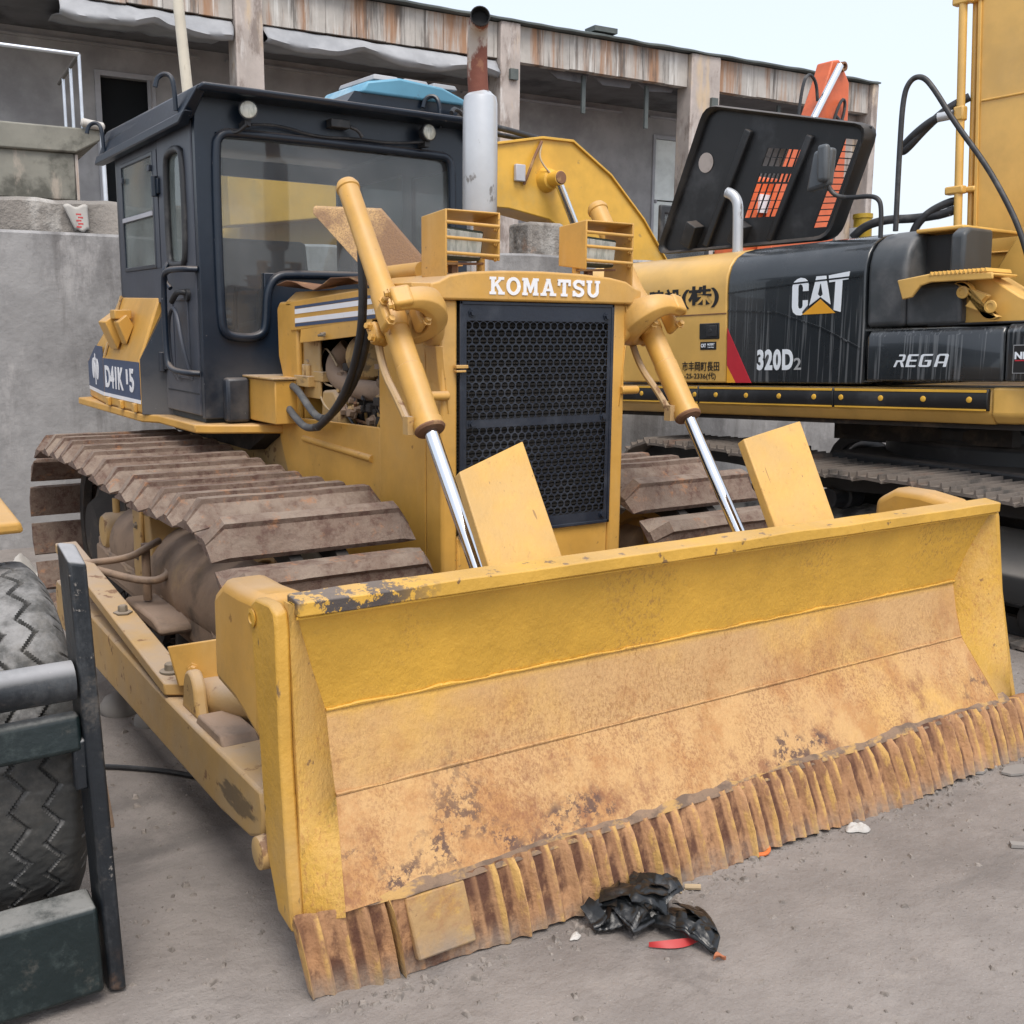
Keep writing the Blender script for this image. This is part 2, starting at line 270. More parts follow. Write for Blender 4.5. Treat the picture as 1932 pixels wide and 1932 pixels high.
mat('ground', (0.235, 0.210, 0.193), 0.95, layers=[
    dict(col=(0.150, 0.131, 0.119), scale=0.8, detail=9, nr=.65, lo=0.42, hi=0.68, amt=0.75),
    dict(col=(0.292, 0.264, 0.243), scale=1.7, detail=9, nr=.7, lo=0.5, hi=0.7, amt=0.6),
    dict(col=(0.09, 0.083, 0.078), scale=60, detail=6, nr=.75, lo=0.58, hi=0.68, amt=0.5),
    dict(col=(0.38, 0.36, 0.345), scale=110, detail=4, lo=0.66, hi=0.72, amt=0.5),
    dict(col=(0.10, 0.09, 0.084), scale=0.55, detail=10, nr=.72, lo=0.54, hi=0.64, amt=0.55),
    dict(col=(0.11, 0.10, 0.093), scale=1.2, stretch=(.35, 2.2, 1), detail=9, nr=.7, lo=0.56, hi=0.68, amt=0.5),
    dict(col=(0.30, 0.265, 0.235), scale=2.6, stretch=(.5, 1.6, 1), detail=9, nr=.75, lo=0.58, hi=0.7, amt=0.5)], bump=[(0.5, 120, (1, 1, 1), 0.006), (0.55, 18, (1, 1, 1), 0.02), (0.5, 2.2, (1, 1, 1), 0.06)])
mat('pebble', (0.21, 0.185, 0.165), 0.95, var=0.35, var_scale=40)
mat('bag_plastic', (0.007, 0.008, 0.009), 0.28, layers=[dict(col=(0.035, 0.037, 0.04), scale=12, lo=0.5, hi=0.7, amt=0.7, rough=.5)], bump=[(0.3, 60, (1, 1, 1), 0.004)])
mat('bag_red', (0.36, 0.02, 0.02), 0.5)
mat('paper_white', (0.47, 0.45, 0.42), 0.7)
mat('sack_red', (0.50, 0.08, 0.08), 0.7)
mat('peel_orange', (0.60, 0.14, 0.03), 0.6)
mat('leaf_brown', (0.36, 0.13, 0.06), 0.7)
mat('twig', (0.42, 0.32, 0.2), 0.8)
mat('grey_scrap', (0.23, 0.215, 0.2), 0.8)
mat('mirror_grey', (0.085, 0.095, 0.105), 0.45)
mat('oil_yellow', (0.5, 0.33, 0.03), 0.5)

def glass_mat(name, tint, dustc, dlo, dhi, amt):
    m = bpy.data.materials.new(name); m.use_nodes = True
    nt = m.node_tree; N, L = nt.nodes, nt.links
    N.clear()
    out = N.new('ShaderNodeOutputMaterial')
    tr = N.new('ShaderNodeBsdfTransparent'); tr.inputs[0].default_value = (*tint, 1)
    gl = N.new('ShaderNodeBsdfGlossy'); gl.inputs['Roughness'].default_value = 0.03
    fr = N.new('ShaderNodeFresnel'); fr.inputs[0].default_value = 1.5
    mx = N.new('ShaderNodeMixShader')
    L.new(fr.outputs[0], mx.inputs[0]); L.new(tr.outputs[0], mx.inputs[1]); L.new(gl.outputs[0], mx.inputs[2])
    geo = N.new('ShaderNodeNewGeometry')
    nz = N.new('ShaderNodeTexNoise'); nz.inputs['Scale'].default_value = 2.2; nz.inputs['Detail'].default_value = 8
    L.new(geo.outputs['Position'], nz.inputs['Vector'])
    mr = N.new('ShaderNodeMapRange'); mr.interpolation_type = 'SMOOTHSTEP'
    for i, v in zip((1, 2, 3, 4), (dlo, dhi, amt * .35, amt)): mr.inputs[i].default_value = v
    L.new(nz.outputs['Fac'], mr.inputs[0])
    df = N.new('ShaderNodeBsdfDiffuse'); df.inputs[0].default_value = (*dustc, 1)
    mx2 = N.new('ShaderNodeMixShader')
    L.new(mr.outputs[0], mx2.inputs[0]); L.new(mx.outputs[0], mx2.inputs[1]); L.new(df.outputs[0], mx2.inputs[2])
    L.new(mx2.outputs[0], out.inputs[0])
    MATS[name] = m
glass_mat('cab_glass', (0.88, 0.91, 0.92), (0.36, 0.37, 0.39), 0.40, 0.68, 0.22)
glass_mat('clear_glass', (0.92, 0.95, 0.95), (0.36, 0.37, 0.39), 0.4, 0.7, 0.08)
glass_mat('cab_glass_side', (0.75, 0.82, 0.79), (0.33, 0.37, 0.36), 0.3, 0.6, 0.40)
# ---------------------------------------------------------------- mesh helpers
def V(*a): return Vector(a)
class MB:
    """collects shapes in one bmesh and links them as one mesh object"""
    def __init__(self, M=None):
        self.bm = bmesh.new(); self.M = M
    def _f(self, vs):
        try: return self.bm.faces.new(vs)
        except ValueError: return None
    def box(self, c, s, R=None):
        c = Vector(c); hx, hy, hz = (Vector(s) / 2)
        pts = [Vector((x, y, z)) for x in (-hx, hx) for y in (-hy, hy) for z in (-hz, hz)]
        if R is not None: pts = [R @ p for p in pts]
        v = [self.bm.verts.new(c + p) for p in pts]
        for f in ((0, 1, 3, 2), (4, 6, 7, 5), (0, 4, 5, 1), (2, 3, 7, 6), (0, 2, 6, 4), (1, 5, 7, 3)):
            self._f([v[i] for i in f])
        return self
    def span(self, a, b):
        a, b = Vector(a), Vector(b)
        return self.box((a + b) / 2, [abs(x) for x in (b - a)])
    def bar(self, p0, p1, w, h, up=(0, 0, 1)):
        """square bar from p0 to p1, width w sideways, height h along up"""
        p0, p1 = Vector(p0), Vector(p1); d = (p1 - p0); ln = d.length; d.normalize()
        upv = Vector(up); side = d.cross(upv)
        if side.length < 1e-5: side = d.cross(Vector((1, 0, 0)))
        side.normalize(); upv = side.cross(d)
        R = Matrix((side, d, upv)).transposed()
        return self.box((p0 + p1) / 2, (w, ln, h), R)
    def hexa(self, p):
        """8 points: bottom 4 loop then top 4 loop"""
        v = [self.bm.verts.new(Vector(q)) for q in p]
        for f in ((3, 2, 1, 0), (4, 5, 6, 7), (0, 1, 5, 4), (1, 2, 6, 5), (2, 3, 7, 6), (3, 0, 4, 7)):
            self._f([v[i] for i in f])
        return self
    def prism(self, poly, axis, a, b, skew=None):
        """polygon extruded along axis from a to b. x: (y,z)  y: (x,z)  z: (x,y)"""
        def p3(q, t):
            if axis == 'x': return Vector((t, q[0], q[1]))
            if axis == 'y': return Vector((q[0], t, q[1]))
            return Vector((q[0], q[1], t))
        va = [self.bm.verts.new(p3(q, a)) for q in poly]
        vb = [self.bm.verts.new(p3(q, b)) for q in (skew or poly)]
        self._f(va); self._f(vb[::-1])
        n = len(poly)
        for i in range(n):
            self._f([va[i], vb[i], vb[(i + 1) % n], va[(i + 1) % n]])
        return self
    def loft(self, rings, cap=True, closed=True):
        vr = [[self.bm.verts.new(Vector(p)) for p in r] for r in rings]
        n = len(vr[0])
        for a, b in zip(vr, vr[1:]):
            for i in range(n if closed else n - 1):
                self._f([a[i], a[(i + 1) % n], b[(i + 1) % n], b[i]])
        if cap and closed:
            self._f(vr[0][::-1]); self._f(vr[-1])
        return self
    def tube(self, pts, r, n=10, smooth=0, cap=True):
        pts = [Vector(p) for p in pts]
        for _ in range(smooth):
            q = [pts[0]]
            for a, b in zip(pts, pts[1:]): q += [a * .75 + b * .25, a * .25 + b * .75]
            q.append(pts[-1]); pts = q
        rs = r if isinstance(r, (list, tuple)) else [r] * len(pts)
        if len(rs) != len(pts): rs = [rs[0] + (rs[-1] - rs[0]) * i / (len(pts) - 1) for i in range(len(pts))]
        rings = []; nrm = None
        for i, p in enumerate(pts):
            t = (pts[min(i + 1, len(pts) - 1)] - pts[max(i - 1, 0)]).normalized()
            if nrm is None:
                nrm = t.orthogonal().normalized()
            else:
                nrm = (nrm - t * nrm.dot(t)).normalized()
            bi = t.cross(nrm)
            rings.append([p + (nrm * math.cos(2 * math.pi * k / n) + bi * math.sin(2 * math.pi * k / n)) * rs[i] for k in range(n)])
        return self.loft(rings, cap)
    def cyl(self, p0, p1, r0, r1=None, n=24):
        return self.tube([p0, p1], [r0, r0 if r1 is None else r1], n)
    def lathe(self, p0, axis, prof, n=28, cap=True):
        """prof: (distance along axis, radius)"""
        p0 = Vector(p0); t = Vector(axis).normalized(); u = t.orthogonal().normalized(); w = t.cross(u)
        return self.loft([[p0 + t * d + (u * math.cos(2 * math.pi * k / n) + w * math.sin(2 * math.pi * k / n)) * r for k in range(n)] for d, r in prof], cap)
    def bolt(self, p, nrm, r=0.018, h=0.014):
        p = Vector(p); t = Vector(nrm).normalized()
        self.lathe(p, t, [(0, r * 1.5), (h * .25, r * 1.5), (h * .26, r), (h, r * .95)], 6)
        return self
    def grid(self, fn, nu, nv):
        v = [[self.bm.verts.new(Vector(fn(i / nu, j / nv))) for j in range(nv + 1)] for i in range(nu + 1)]
        for i in range(nu):
            for j in range(nv):
                self._f([v[i][j], v[i + 1][j], v[i + 1][j + 1], v[i][j + 1]])
        return self
    def plate(self, outer, holes, fn, t0=0.0, t1=1.0, extra=()):
        """rectangular plate with rectangular holes; fn(a,b,t) maps plate coordinates to space"""
        xs = sorted({outer[0], outer[2], *[h[0] for h in holes], *[h[2] for h in holes], *[e for e in extra if outer[0] < e < outer[2]]})
        ys = sorted({outer[1], outer[3], *[h[1] for h in holes], *[h[3] for h in holes]})
        nx, ny = len(xs) - 1, len(ys) - 1
        def solid(i, j):
            if not (0 <= i < nx and 0 <= j < ny): return False
            cx, cy = (xs[i] + xs[i + 1]) / 2, (ys[j] + ys[j + 1]) / 2
            return not any(h[0] < cx < h[2] and h[1] < cy < h[3] for h in holes)
        cache = {}
        def v(i, j, t):
            k = (i, j, t)
            if k not in cache: cache[k] = self.bm.verts.new(Vector(fn(xs[i], ys[j], t)))
            return cache[k]
        for i in range(nx):
            for j in range(ny):
                if not solid(i, j): continue
                self._f([v(i, j, t0), v(i + 1, j, t0), v(i + 1, j + 1, t0), v(i, j + 1, t0)])
                self._f([v(i, j + 1, t1), v(i + 1, j + 1, t1), v(i + 1, j, t1), v(i, j, t1)])
                for di, dj, a, b in ((-1, 0, (0, 0), (0, 1)), (1, 0, (1, 1), (1, 0)), (0, -1, (1, 0), (0, 0)), (0, 1, (0, 1), (1, 1))):
                    if not solid(i + di, j + dj):
                        p, q = (i + a[0], j + a[1]), (i + b[0], j + b[1])
                        self._f([v(*p, t0), v(*q, t0), v(*q, t1), v(*p, t1)])
        return self
    def mesh(self, name, smooth=True, angle=40):
        bm = self.bm
        if self.M is not None: bmesh.ops.transform(bm, matrix=self.M, verts=bm.verts)
        bmesh.ops.recalc_face_normals(bm, faces=bm.faces)
        me = bpy.data.meshes.new(name)
        bm.to_mesh(me); bm.free()
        if smooth and len(me.polygons):
            me.shade_smooth()
            me.set_sharp_from_angle(angle=rad(angle))
        return me
    def build(self, name, material, parent=None, bevel=0.0, seg=2, angle=40, smooth=True, label=None):
        o = bpy.data.objects.new(name, self.mesh(name, smooth, angle))
        link(o, material, parent)
        if bevel:
            b = o.modifiers.new('bevel', 'BEVEL'); b.width = bevel; b.segments = seg; b.limit_method = 'ANGLE'; b.angle_limit = rad(38)
            b.harden_normals = False
        if label: o['label'] = label
        return o
PARM = {}
def link(o, material, parent):
    col.objects.link(o)
    if material is not None: o.data.materials.append(MATS[material])
    if parent is not None:
        o.parent = parent
        if parent.name in PARM: o.matrix_parent_inverse = PARM[parent.name].inverted()
def thing(name, label, cat, loc, group=None):
    o = bpy.data.objects.new(name, None); col.objects.link(o)
    o.location = loc; o.empty_display_size = 0.3
    o['label'] = label; o['category'] = cat
    if group: o['group'] = group
    PARM[o.name] = Matrix.Translation(Vector(loc))
    return o
def tag(o, label, cat, group=None):
    o['label'] = label; o['category'] = cat
    if group: o['group'] = group
    return o
def struct(o, kind='structure'):
    o['kind'] = kind; return o
def text_mesh(s, size, extrude=0.0015, bold=0.0, sx=1.0, shear=0.0, spacing=1.0):
    cu = bpy.data.curves.new('lettering', 'FONT'); cu.body = s; cu.size = size; cu.extrude = extrude; cu.offset = bold
    cu.shear = shear; cu.space_character = spacing; cu.resolution_u = 4
    ob = bpy.data.objects.new('tmp_text', cu); col.objects.link(ob)
    dg = bpy.context.evaluated_depsgraph_get()
    me = bpy.data.meshes.new_from_object(ob.evaluated_get(dg))
    bpy.data.objects.remove(ob); bpy.data.curves.remove(cu)
    for v in me.vertices: v.co.x *= sx
    return me
def place_text(me, name, material, parent, origin, xdir, ydir, width=None, height=None, label=None):
    """lay a text mesh with its lower left corner at origin, stretched to width x height"""
    co = np.array([v.co[:] for v in me.vertices]); mn, mx = co.min(0), co.max(0)
    X, Y = Vector(xdir).normalized(), Vector(ydir).normalized(); Z = X.cross(Y)
    sx = width / (mx[0] - mn[0]) if width else 1; sy = height / (mx[1] - mn[1]) if height else sx
    if not width: sx = sy
    O = Vector(origin)
    for v in me.vertices:
        v.co = O + X * ((v.co.x - mn[0]) * sx) + Y * ((v.co.y - mn[1]) * sy) + Z * (v.co.z + 0.0022)
    me.materials.clear()
    o = bpy.data.objects.new(name, me); link(o, material, parent)
    if label: o['label'] = label
    return o
def decal(polys, name, material, parent, fn, t=0.003, label=None):
    """flat painted shapes: 2D polygons, fn(a,b,h) -> point, h height above the surface"""
    mb = MB()
    for k, pl in enumerate(polys):
        t += .00004
        va = [mb.bm.verts.new(Vector(fn(a, b, t))) for a, b in pl]
        vb = [mb.bm.verts.new(Vector(fn(a, b, -0.002))) for a, b in pl]
        f = mb._f(va)
        for i in range(len(pl)): mb._f([va[i], vb[i], vb[(i + 1) % len(pl)], va[(i + 1) % len(pl)]])
    return mb.build(name, material, parent, smooth=False, label=label)
def arc(cx, cy, rx, ry, a0, a1, n=8):
    return [(cx + rx * math.cos(rad(a0 + (a1 - a0) * i / n)), cy + ry * math.sin(rad(a0 + (a1 - a0) * i / n))) for i in range(n + 1)]
def band(outer, inner):
    """strip polygons between two open outlines"""
    return [[outer[i], outer[i + 1], inner[i + 1], inner[i]] for i in range(len(outer) - 1)]
# ================================================================ ground
g = MB(); g.span((-150, -150, -.5), (150, 150, 0)); 
struct(g.build('ground', 'ground', smooth=False))
# ================================================================ walls and building
BA = -math.atan(.0767)
def yawed(ox, oy):
    m = Matrix.Rotation(BA, 4, 'Z'); m.translation = Vector((ox, oy, 0)); return m
WM, BMX = yawed(3.0, 8.0), yawed(7.5, 15.0)
# yard wall
m = MB(WM); n = 120
top = [(-9 + 25 * i / n, 2.215 + .012 * noise.noise((i * .21, 0, 0)) + .01 * noise.noise((i * .9, 3, 0))) for i in range(n + 1)]
m.loft([[(x, 0, -.05), (x, .0, z - .02), (x, .02, z), (x, .24, z), (x, .25, -.05)] for x, z in top])
tag(m.build('concrete_wall', 'concrete_wall', angle=30), 'long stained grey concrete yard wall standing behind the bulldozer', 'wall')
m = MB(WM)
m.loft([[(x, .32, 1.0), (x, .32 + .03 * noise.noise((x * 3, 1, 0)), z - .03), (x, .36, z), (x, .62, z), (x, .64, 1.0)] for x, z in [(-9 + 8.25 * i / 70, 2.47 + .035 * noise.noise((i * .33, 5, 0)) + .02 * noise.noise((i * 1.3, 8, 0))) for i in range(71)]])
tag(m.build('rubble_wall', 'rubble', angle=50), 'low patchy rubble wall just above the yard wall at the left', 'wall')
for k, (a, b_, h_) in enumerate(((2.72, 3.1, 2.55),)):
    m = MB(WM); m.span((a, .5, 1.0), (b_, .9, h_)); tag(m.build('concrete_block', 'rubble', bevel=.03), 'streaked concrete block behind the yard wall, under the yellow boom', 'block', None)
sk = MB(WM); sk.grid(lambda a, c_: (-1.29 + .155 * a + .07 * (1 - c_) * (1 - a) * 0 + .09 * (1 - a) * (1 - c_) * .9, .30 - .02 * math.sin(a * 3), 2.25 + .175 * c_ + .012 * math.sin(a * 9)), 10, 8)
o = sk.build('sack', 'paper_white', angle=80); s_ = o.modifiers.new('s', 'SOLIDIFY'); s_.thickness = .02
tag(o, 'white woven sack hanging over the rubble wall at the left', 'sack')
for k in range(5):
    p = MB(WM); p.box((-1.195 + .012 * (k % 2), .262, 2.275 + k * .022), (.035, .004, .012)); p.build('sack_print', 'sack_red', o)

bd = thing('building', 'weathered two-storey concrete building with stained fascia and open bays, behind the wall', 'building', BMX @ Vector((2.0, 2.0, 0)))
B = lambda: MB(BMX)
f = B(); n = 150
rf = [( -9.5 + 20.02 * i / n, 6.285 + .02 * noise.noise((i * .3, 2, 0))) for i in range(n + 1)]
for a, c_ in ((-9.5, -2.012), (-1.612, 2.150), (2.515, 5.925), (6.575, 10.36)):
    nb = int((c_ - a) / .46); 
    for k in range(nb):
        x0, x1 = a + (c_ - a) * k / nb, a + (c_ - a) * (k + 1) / nb
        p = B(); dy = .008 * random.random(); zb = 5.735 + .02 * (x0 > -2) * 0 + random.uniform(-.012, .012)
        p.span((x0 + .002, .0 + dy, zb), (x1 - .002, .16, 6.27)); p.build('fascia_panel', 'fascia', bd, bevel=.004)
r = B(); r.loft([[(x, -.14, z), (x, -.14, z + .025), (x, -.05, z + .06), (x, 4.2, z + .10), (x, 4.2, z)] for x, z in rf]); r.span((3.9, -.10, 6.37), (4.35, .2, 6.45)); r.build('roof', 'dark_roof', bd, angle=30)
for a, c_ in ((-8.6, -8.25), (-2.008, -1.618), (2.155, 2.510), (5.93, 6.57), (10.365, 10.52)):
    cpl = B(); cpl.span((a, -.10, 0), (c_, .30, 6.28)); cpl.build('column', 'column_concrete', bd, bevel=.02)
for a in (2.30, 6.35):
    p = B(); p.span((a, -.16, 5.42), (a + .14, -.10, 5.58)); p.build('socket_box', 'dark_roof', bd)
c = B(); c.span((-9.5, .17, 5.74), (10.4, 4.0, 5.78)); c.build('ceiling', 'soffit', bd)
w = B(); w.plate((-9.5, 0, 10.4, 5.74), [(-3.49, 3.1, -2.75, 5.215), (6.75, 3.15, 7.47, 5.27), (-7.2, 3.9, -6.0, 5.0)], lambda a, b_, t: (a, 2.0 + .2 * t, b_)); w.build('back_wall', 'back_wall', bd, smooth=False)
w = B(); w.span((-9.5, 2.2, 3.0), (10.4, 2.25, 5.74)); w.build('unlit_backing', 'interior_black', bd)  # near-black sheet behind the openings; the unlit rooms' shade put into colour
w = B(); w.span((10.0, .30, 0), (10.4, 3.9, 6.27)); w.build('end_wall', 'column_concrete', bd)
fl = B(); fl.span((-9.5, .31, 3.0), (10.35, 2.0, 3.12)); fl.build('floor_slab', 'landing_concrete', bd)
for a, c_ in ((-9.4, -2.0), (-1.6, 2.16), (2.52, 5.92), (6.58, 10.3)):
    l_ = B(); l_.span((a, 1.94, 5.60), (c_, 2.0, 5.635)); l_.build('wall_ledge', 'frame_grey' if a > 2 else 'back_wall', bd)
# doors
fr = B(); fr.plate((-3.55, 3.1, -2.68, 5.275), [(-3.47, 3.0, -2.77, 5.20)], lambda a, b_, t: (a, 1.97 + .08 * t, b_)); fr.build('door_frame', 'frame_grey', bd, bevel=.004)
dl = B(); dl.hexa([(-2.80, 1.99, 3.1), (-2.765, 1.93, 3.1), (-2.74, 1.96, 3.1), (-2.775, 2.02, 3.1), (-2.80, 1.99, 5.2), (-2.765, 1.93, 5.2), (-2.74, 1.96, 5.2), (-2.775, 2.02, 5.2)]); dl.build('door_edge', 'frame_grey', bd)
fr = B(); fr.plate((6.70, 3.1, 7.52, 5.30), [(6.76, 3.0, 7.40, 5.23)], lambda a, b_, t: (a, 1.97 + .08 * t, b_)); fr.build('door_frame', 'frame_grey', bd, bevel=.004)
d2 = B(); d2.span((6.765, 2.03, 3.12), (7.395, 2.07, 4.06)); d2.span((6.765, 2.03, 4.085), (7.395, 2.07, 5.225)); do_ = d2.build('door', 'door_white', bd, bevel=.006)
kn = B(); kn.lathe((6.82, 2.03, 4.05), (0, -1, 0), [(0, .03), (.03, .035), (.05, .02)], 12); kn.build('door_knob', 'frame_grey', do_)
for a, z0, z1 in ((3.86, 5.12, 5.72), (5.16, 5.0, 5.70), (8.2, 5.1, 5.7)):
    v = B(); v.span((a, .18, z0), (a + .07, .22, z1)); v.build('hanging_strut', 'dark_roof', bd)
for k in range(3):
    pc = MB(BMX)
    pc.prism([(3.2 + k * .9, 5.74), (4.0 + k * .9, 5.74), (3.95 + k * .9, 5.60 + .03 * k), (3.4 + k * .9, 5.62)], 'y', .22, .26); pc.build('broken_ceiling', 'soffit', bd)
# rolled tarpaulins under the fascia
for x0, x1, lab, seed in ((-4.25, -2.03, 'short grey tarpaulin sagging under the fascia at the upper left', 1), (-1.58, 2.13, 'long grey tarpaulin sagging under the fascia beside the exhaust stack', 2)):
    tm = B()
    def tfn(a, c_, x0=x0, x1=x1, seed=seed):
        x = x0 + (x1 - x0) * a
        sag = .14 + .11 * abs(math.sin(a * math.pi * (1.6 if seed == 1 else 2.1) + .5)) + .03 * noise.noise((a * 6, seed, 0))
        prof = [(0.10, 0), (.02, -.35), (-.05, -.8), (.02, -1.0), (.25, -.75), (.7, -.35), (1.2, -.2)]
        t = c_ * (len(prof) - 1); i = min(int(t), len(prof) - 2); q = t - i
        y = prof[i][0] * (1 - q) + prof[i + 1][0] * q; z = prof[i][1] * (1 - q) + prof[i + 1][1] * q
        return (x + .04 * noise.noise((a * 9, c_ * 4, seed)), -.06 + y, 5.70 + z * sag * 1.15 + .02 * noise.noise((a * 12, c_ * 5, seed + 3)))
    tm.grid(tfn, 50, 18)
    o = tm.build('tarpaulin', 'tarp', angle=80); s_ = o.modifiers.new('s', 'SOLIDIFY'); s_.thickness = .01
    tag(o, lab, 'tarpaulin')
# landing with railing
ld = thing('landing', 'concrete stair landing with a thin metal railing, jutting out at the upper left', 'landing', BMX @ Vector((-5.2, -1.5, 0)))
s = B(); s.prism([(-7.5, 3.60), (-7.5, 3.78), (-4.15, 3.78), (-4.15, 3.66), (-4.42, 3.50), (-7.5, 3.48)], 'y', -2.0, .0); s.build('slab', 'landing_concrete', ld, bevel=.02)
s = B(); s.prism([(-7.5, 2.95), (-7.5, 3.5), (-4.44, 3.5), (-4.44, 2.97)], 'y', -1.95, -.4); s.build('beam', 'landing_concrete', ld, bevel=.02)
s = B(); s.span((-4.435, -1.94, 2.98), (-4.40, -1.5, 3.49)); s.build('beam_end', 'fascia', ld, bevel=.006)
s = B(); s.span((-6.6, -1.6, 0), (-6.2, -.6, 2.95)); s.build('pier', 'landing_concrete', ld)
s = B(); s.cyl((-7.4, -1.95, 4.60), (-4.33, -1.95, 4.585), .022, n=10); rl = s.build('handrail', 'rail_metal', ld)
s = B(); s.cyl((-4.33, -1.95, 4.585), (-4.33, -.2, 4.585), .022, n=10); s.build('handrail', 'rail_dark', ld)
for x, y in ((-4.33, -1.95), (-4.33, -1.25), (-4.33, -.6)):
    s = B(); s.cyl((x, y, 3.77), (x, y, 4.585), .02, n=10); s.build('baluster', 'rail_metal', ld)
s = B(); s.cyl((-4.12, -1.98, 2.2), (-4.135, -1.98, 3.80), .028, n=10); s.build('downpipe', 'rail_metal', ld)
s = B(); s.lathe((-4.36, -2.02, 3.84), (1, 0, -.12), [(0, .03), (.02, .05), (.24, .045), (.26, .02)], 14); s.build('white_roll', 'paper_white', ld)
# leaning pole
m = MB(); m.tube([(2.83, 8.75, .0), (2.77, 8.62, 3.0), (2.66, 8.58, 4.35)], [.046, .043, .040], 14); tag(m.build('pole', 'pole'), 'pale leaning pole rising behind the cab roof', 'pole')
# ================================================================ bulldozer
CX = 2.34
mx = lambda x: 2 * CX - x
dz = thing('bulldozer', 'yellow and navy crawler bulldozer with a wide dusty blade, filling the middle of the yard', 'bulldozer', (CX, 4.4, 0.0))

# ---- blade -------------------------------------------------------------
PROF = [(2.16, .215), (2.235, .33), (2.31, .443), (2.34, .545), (2.36, .65), (2.342, .76), (2.312, .87), (2.283, .955)]
def prof_y(z):
    for (y0, z0), (y1, z1) in zip(PROF, PROF[1:]):
        if z0 <= z <= z1: return y0 + (y1 - y0) * (z - z0) / (z1 - z0)
    return PROF[0][0] if z < .3 else PROF[-1][0]
def inner_x(z):      # left inner corner of the moldboard
    if z > .65: return 1.033 + (.925 - 1.033) * (z - .65) / .305
    if z > .443: return 1.033
    return .985 + (1.033 - .985) * (z - .215) / .228
b = MB()
nx = 90
rows = []
for yy, zz in PROF:
    x0 = inner_x(zz); x1 = mx(x0)
    rows.append([(x0 + (x1 - x0) * i / nx, yy + 0.004 * noise.noise((x0 + (x1 - x0) * i / nx * 1.7, zz * 5, 1.0)) , zz) for i in range(nx + 1)])
back = [[(p[0], p[1] + .03, p[2]) for p in r] for r in rows]
b.loft([a + c[::-1] for a, c in zip(rows, back)])
blade = b.build('blade', 'blade_paint', dz, angle=14, label='dusty yellow blade with rust specks along its lower half')
# wings at both ends
for s in (0, 1):
    fx = (lambda x: x) if s == 0 else mx
    w = MB()
    zs = [.203, .218, .33, .443, .55, .65, .76, .87, .955]
    fl_ = (lambda z: 0.0) if s == 0 else (lambda z: .16 * (.955 - z) / .785)
    fr = [(fx(.92) + fl_(z), 2.245 + (z - .17) * .065, z if z > .21 else .17) for z in zs]
    inn = [(fx(inner_x(max(z, .215)) + .003), prof_y(max(z, .215)) - .003, z) for z in zs]
    bk = [(p[0], p[1] + .028, p[2]) for p in inn]
    w.loft([[a, c, d, (a[0], a[1] + .03, a[2])] for a, c, d in zip(fr, inn, bk)])
    w.build('wing_plate', 'blade_wing', blade, angle=70)
    sp = MB()
    sp.prism([(2.243, .150), (2.26, .3), (2.287, .6), (2.292, .90), (2.30, .935), (2.33, .950), (2.42, .945), (2.455, .925), (2.46, .90), (2.425, .58), (2.395, .30), (2.33, .165)], 'x', fx(.885), fx(.921))
    if s == 1:
        for v_ in sp.bm.verts: v_.co.x += fl_(v_.co.z)
    sp.build('end_plate', 'blade_side', blade, bevel=.008)
    # lifting eye
    eye = MB()
    eye.lathe((fx(.883), 2.435, .893), (-1 if s == 0 else 1, 0, 0), [(0, .022), (.004, .024), (.006, .014), (.003, .012)], 16)
    eye.build('lifting_eye', 'blade_side', blade)
# top rail
t = MB()
t.loft([[(x, 2.262 + .003 * noise.noise((x * 3, 0, 0)), .925 + .003 * noise.noise((x * 5, 3, 0))), (x, 2.262, .962 + .004 * noise.noise((x * 4, 9, 0))), (x, 2.33, .972 + .003 * noise.noise((x * 4, 5, 0))), (x, 2.33, .93)] for x in [.93 + (3.755 - .93) * i / 80 for i in range(81)]])
t.build('top_rail', 'blade_top', blade, bevel=.004, label='top rail of the blade, paint chipped to black at one end')
# weld beads
for z, x0, dy in ((.922, .93, -.022), (.652, 1.036, -.003), (.445, 1.036, -.003)):
    wb = MB(); n = 160
    pts = []; rs = []
    for i in range(n + 1):
        x = x0 + (mx(x0) - x0) * i / n
        nz = noise.noise((x * 9, z * 7, 2)); n2 = noise.noise((x * 40, z, 5))
        pts.append((x, prof_y(z) + dy + .001 * n2, z + .004 * nz + .0015 * n2)); rs.append(max(.0018, .0042 + .003 * nz + .002 * n2))
    wb.tube(pts, rs, 6); wb.build('weld_bead', 'blade_paint', blade)
# lower seam of packed mud above the cutting edge
sm = MB(); n = 200
rings = []
for i in range(n + 1):
    x = 1.0 + (3.75 - 1.0) * i / n
    a = .010 * noise.noise((x * 4, 1, 1)) + .006 * noise.noise((x * 17, 4, 1)); h = .012 + .010 * abs(noise.noise((x * 8, 7, 3)))
    yo = max(0, 1.15 - x) * .16
    rings.append([(x, 2.160 + yo, .205 + a * .5), (x, 2.155 - h * .4 + yo, .210 + a * .5), (x, 2.164 - h * .5 + yo, .224 + a * .8), (x, 2.183 + yo, .238 + a)])
sm.loft(rings, closed=False); sm.build('mud_seam', 'mud', blade, angle=60)
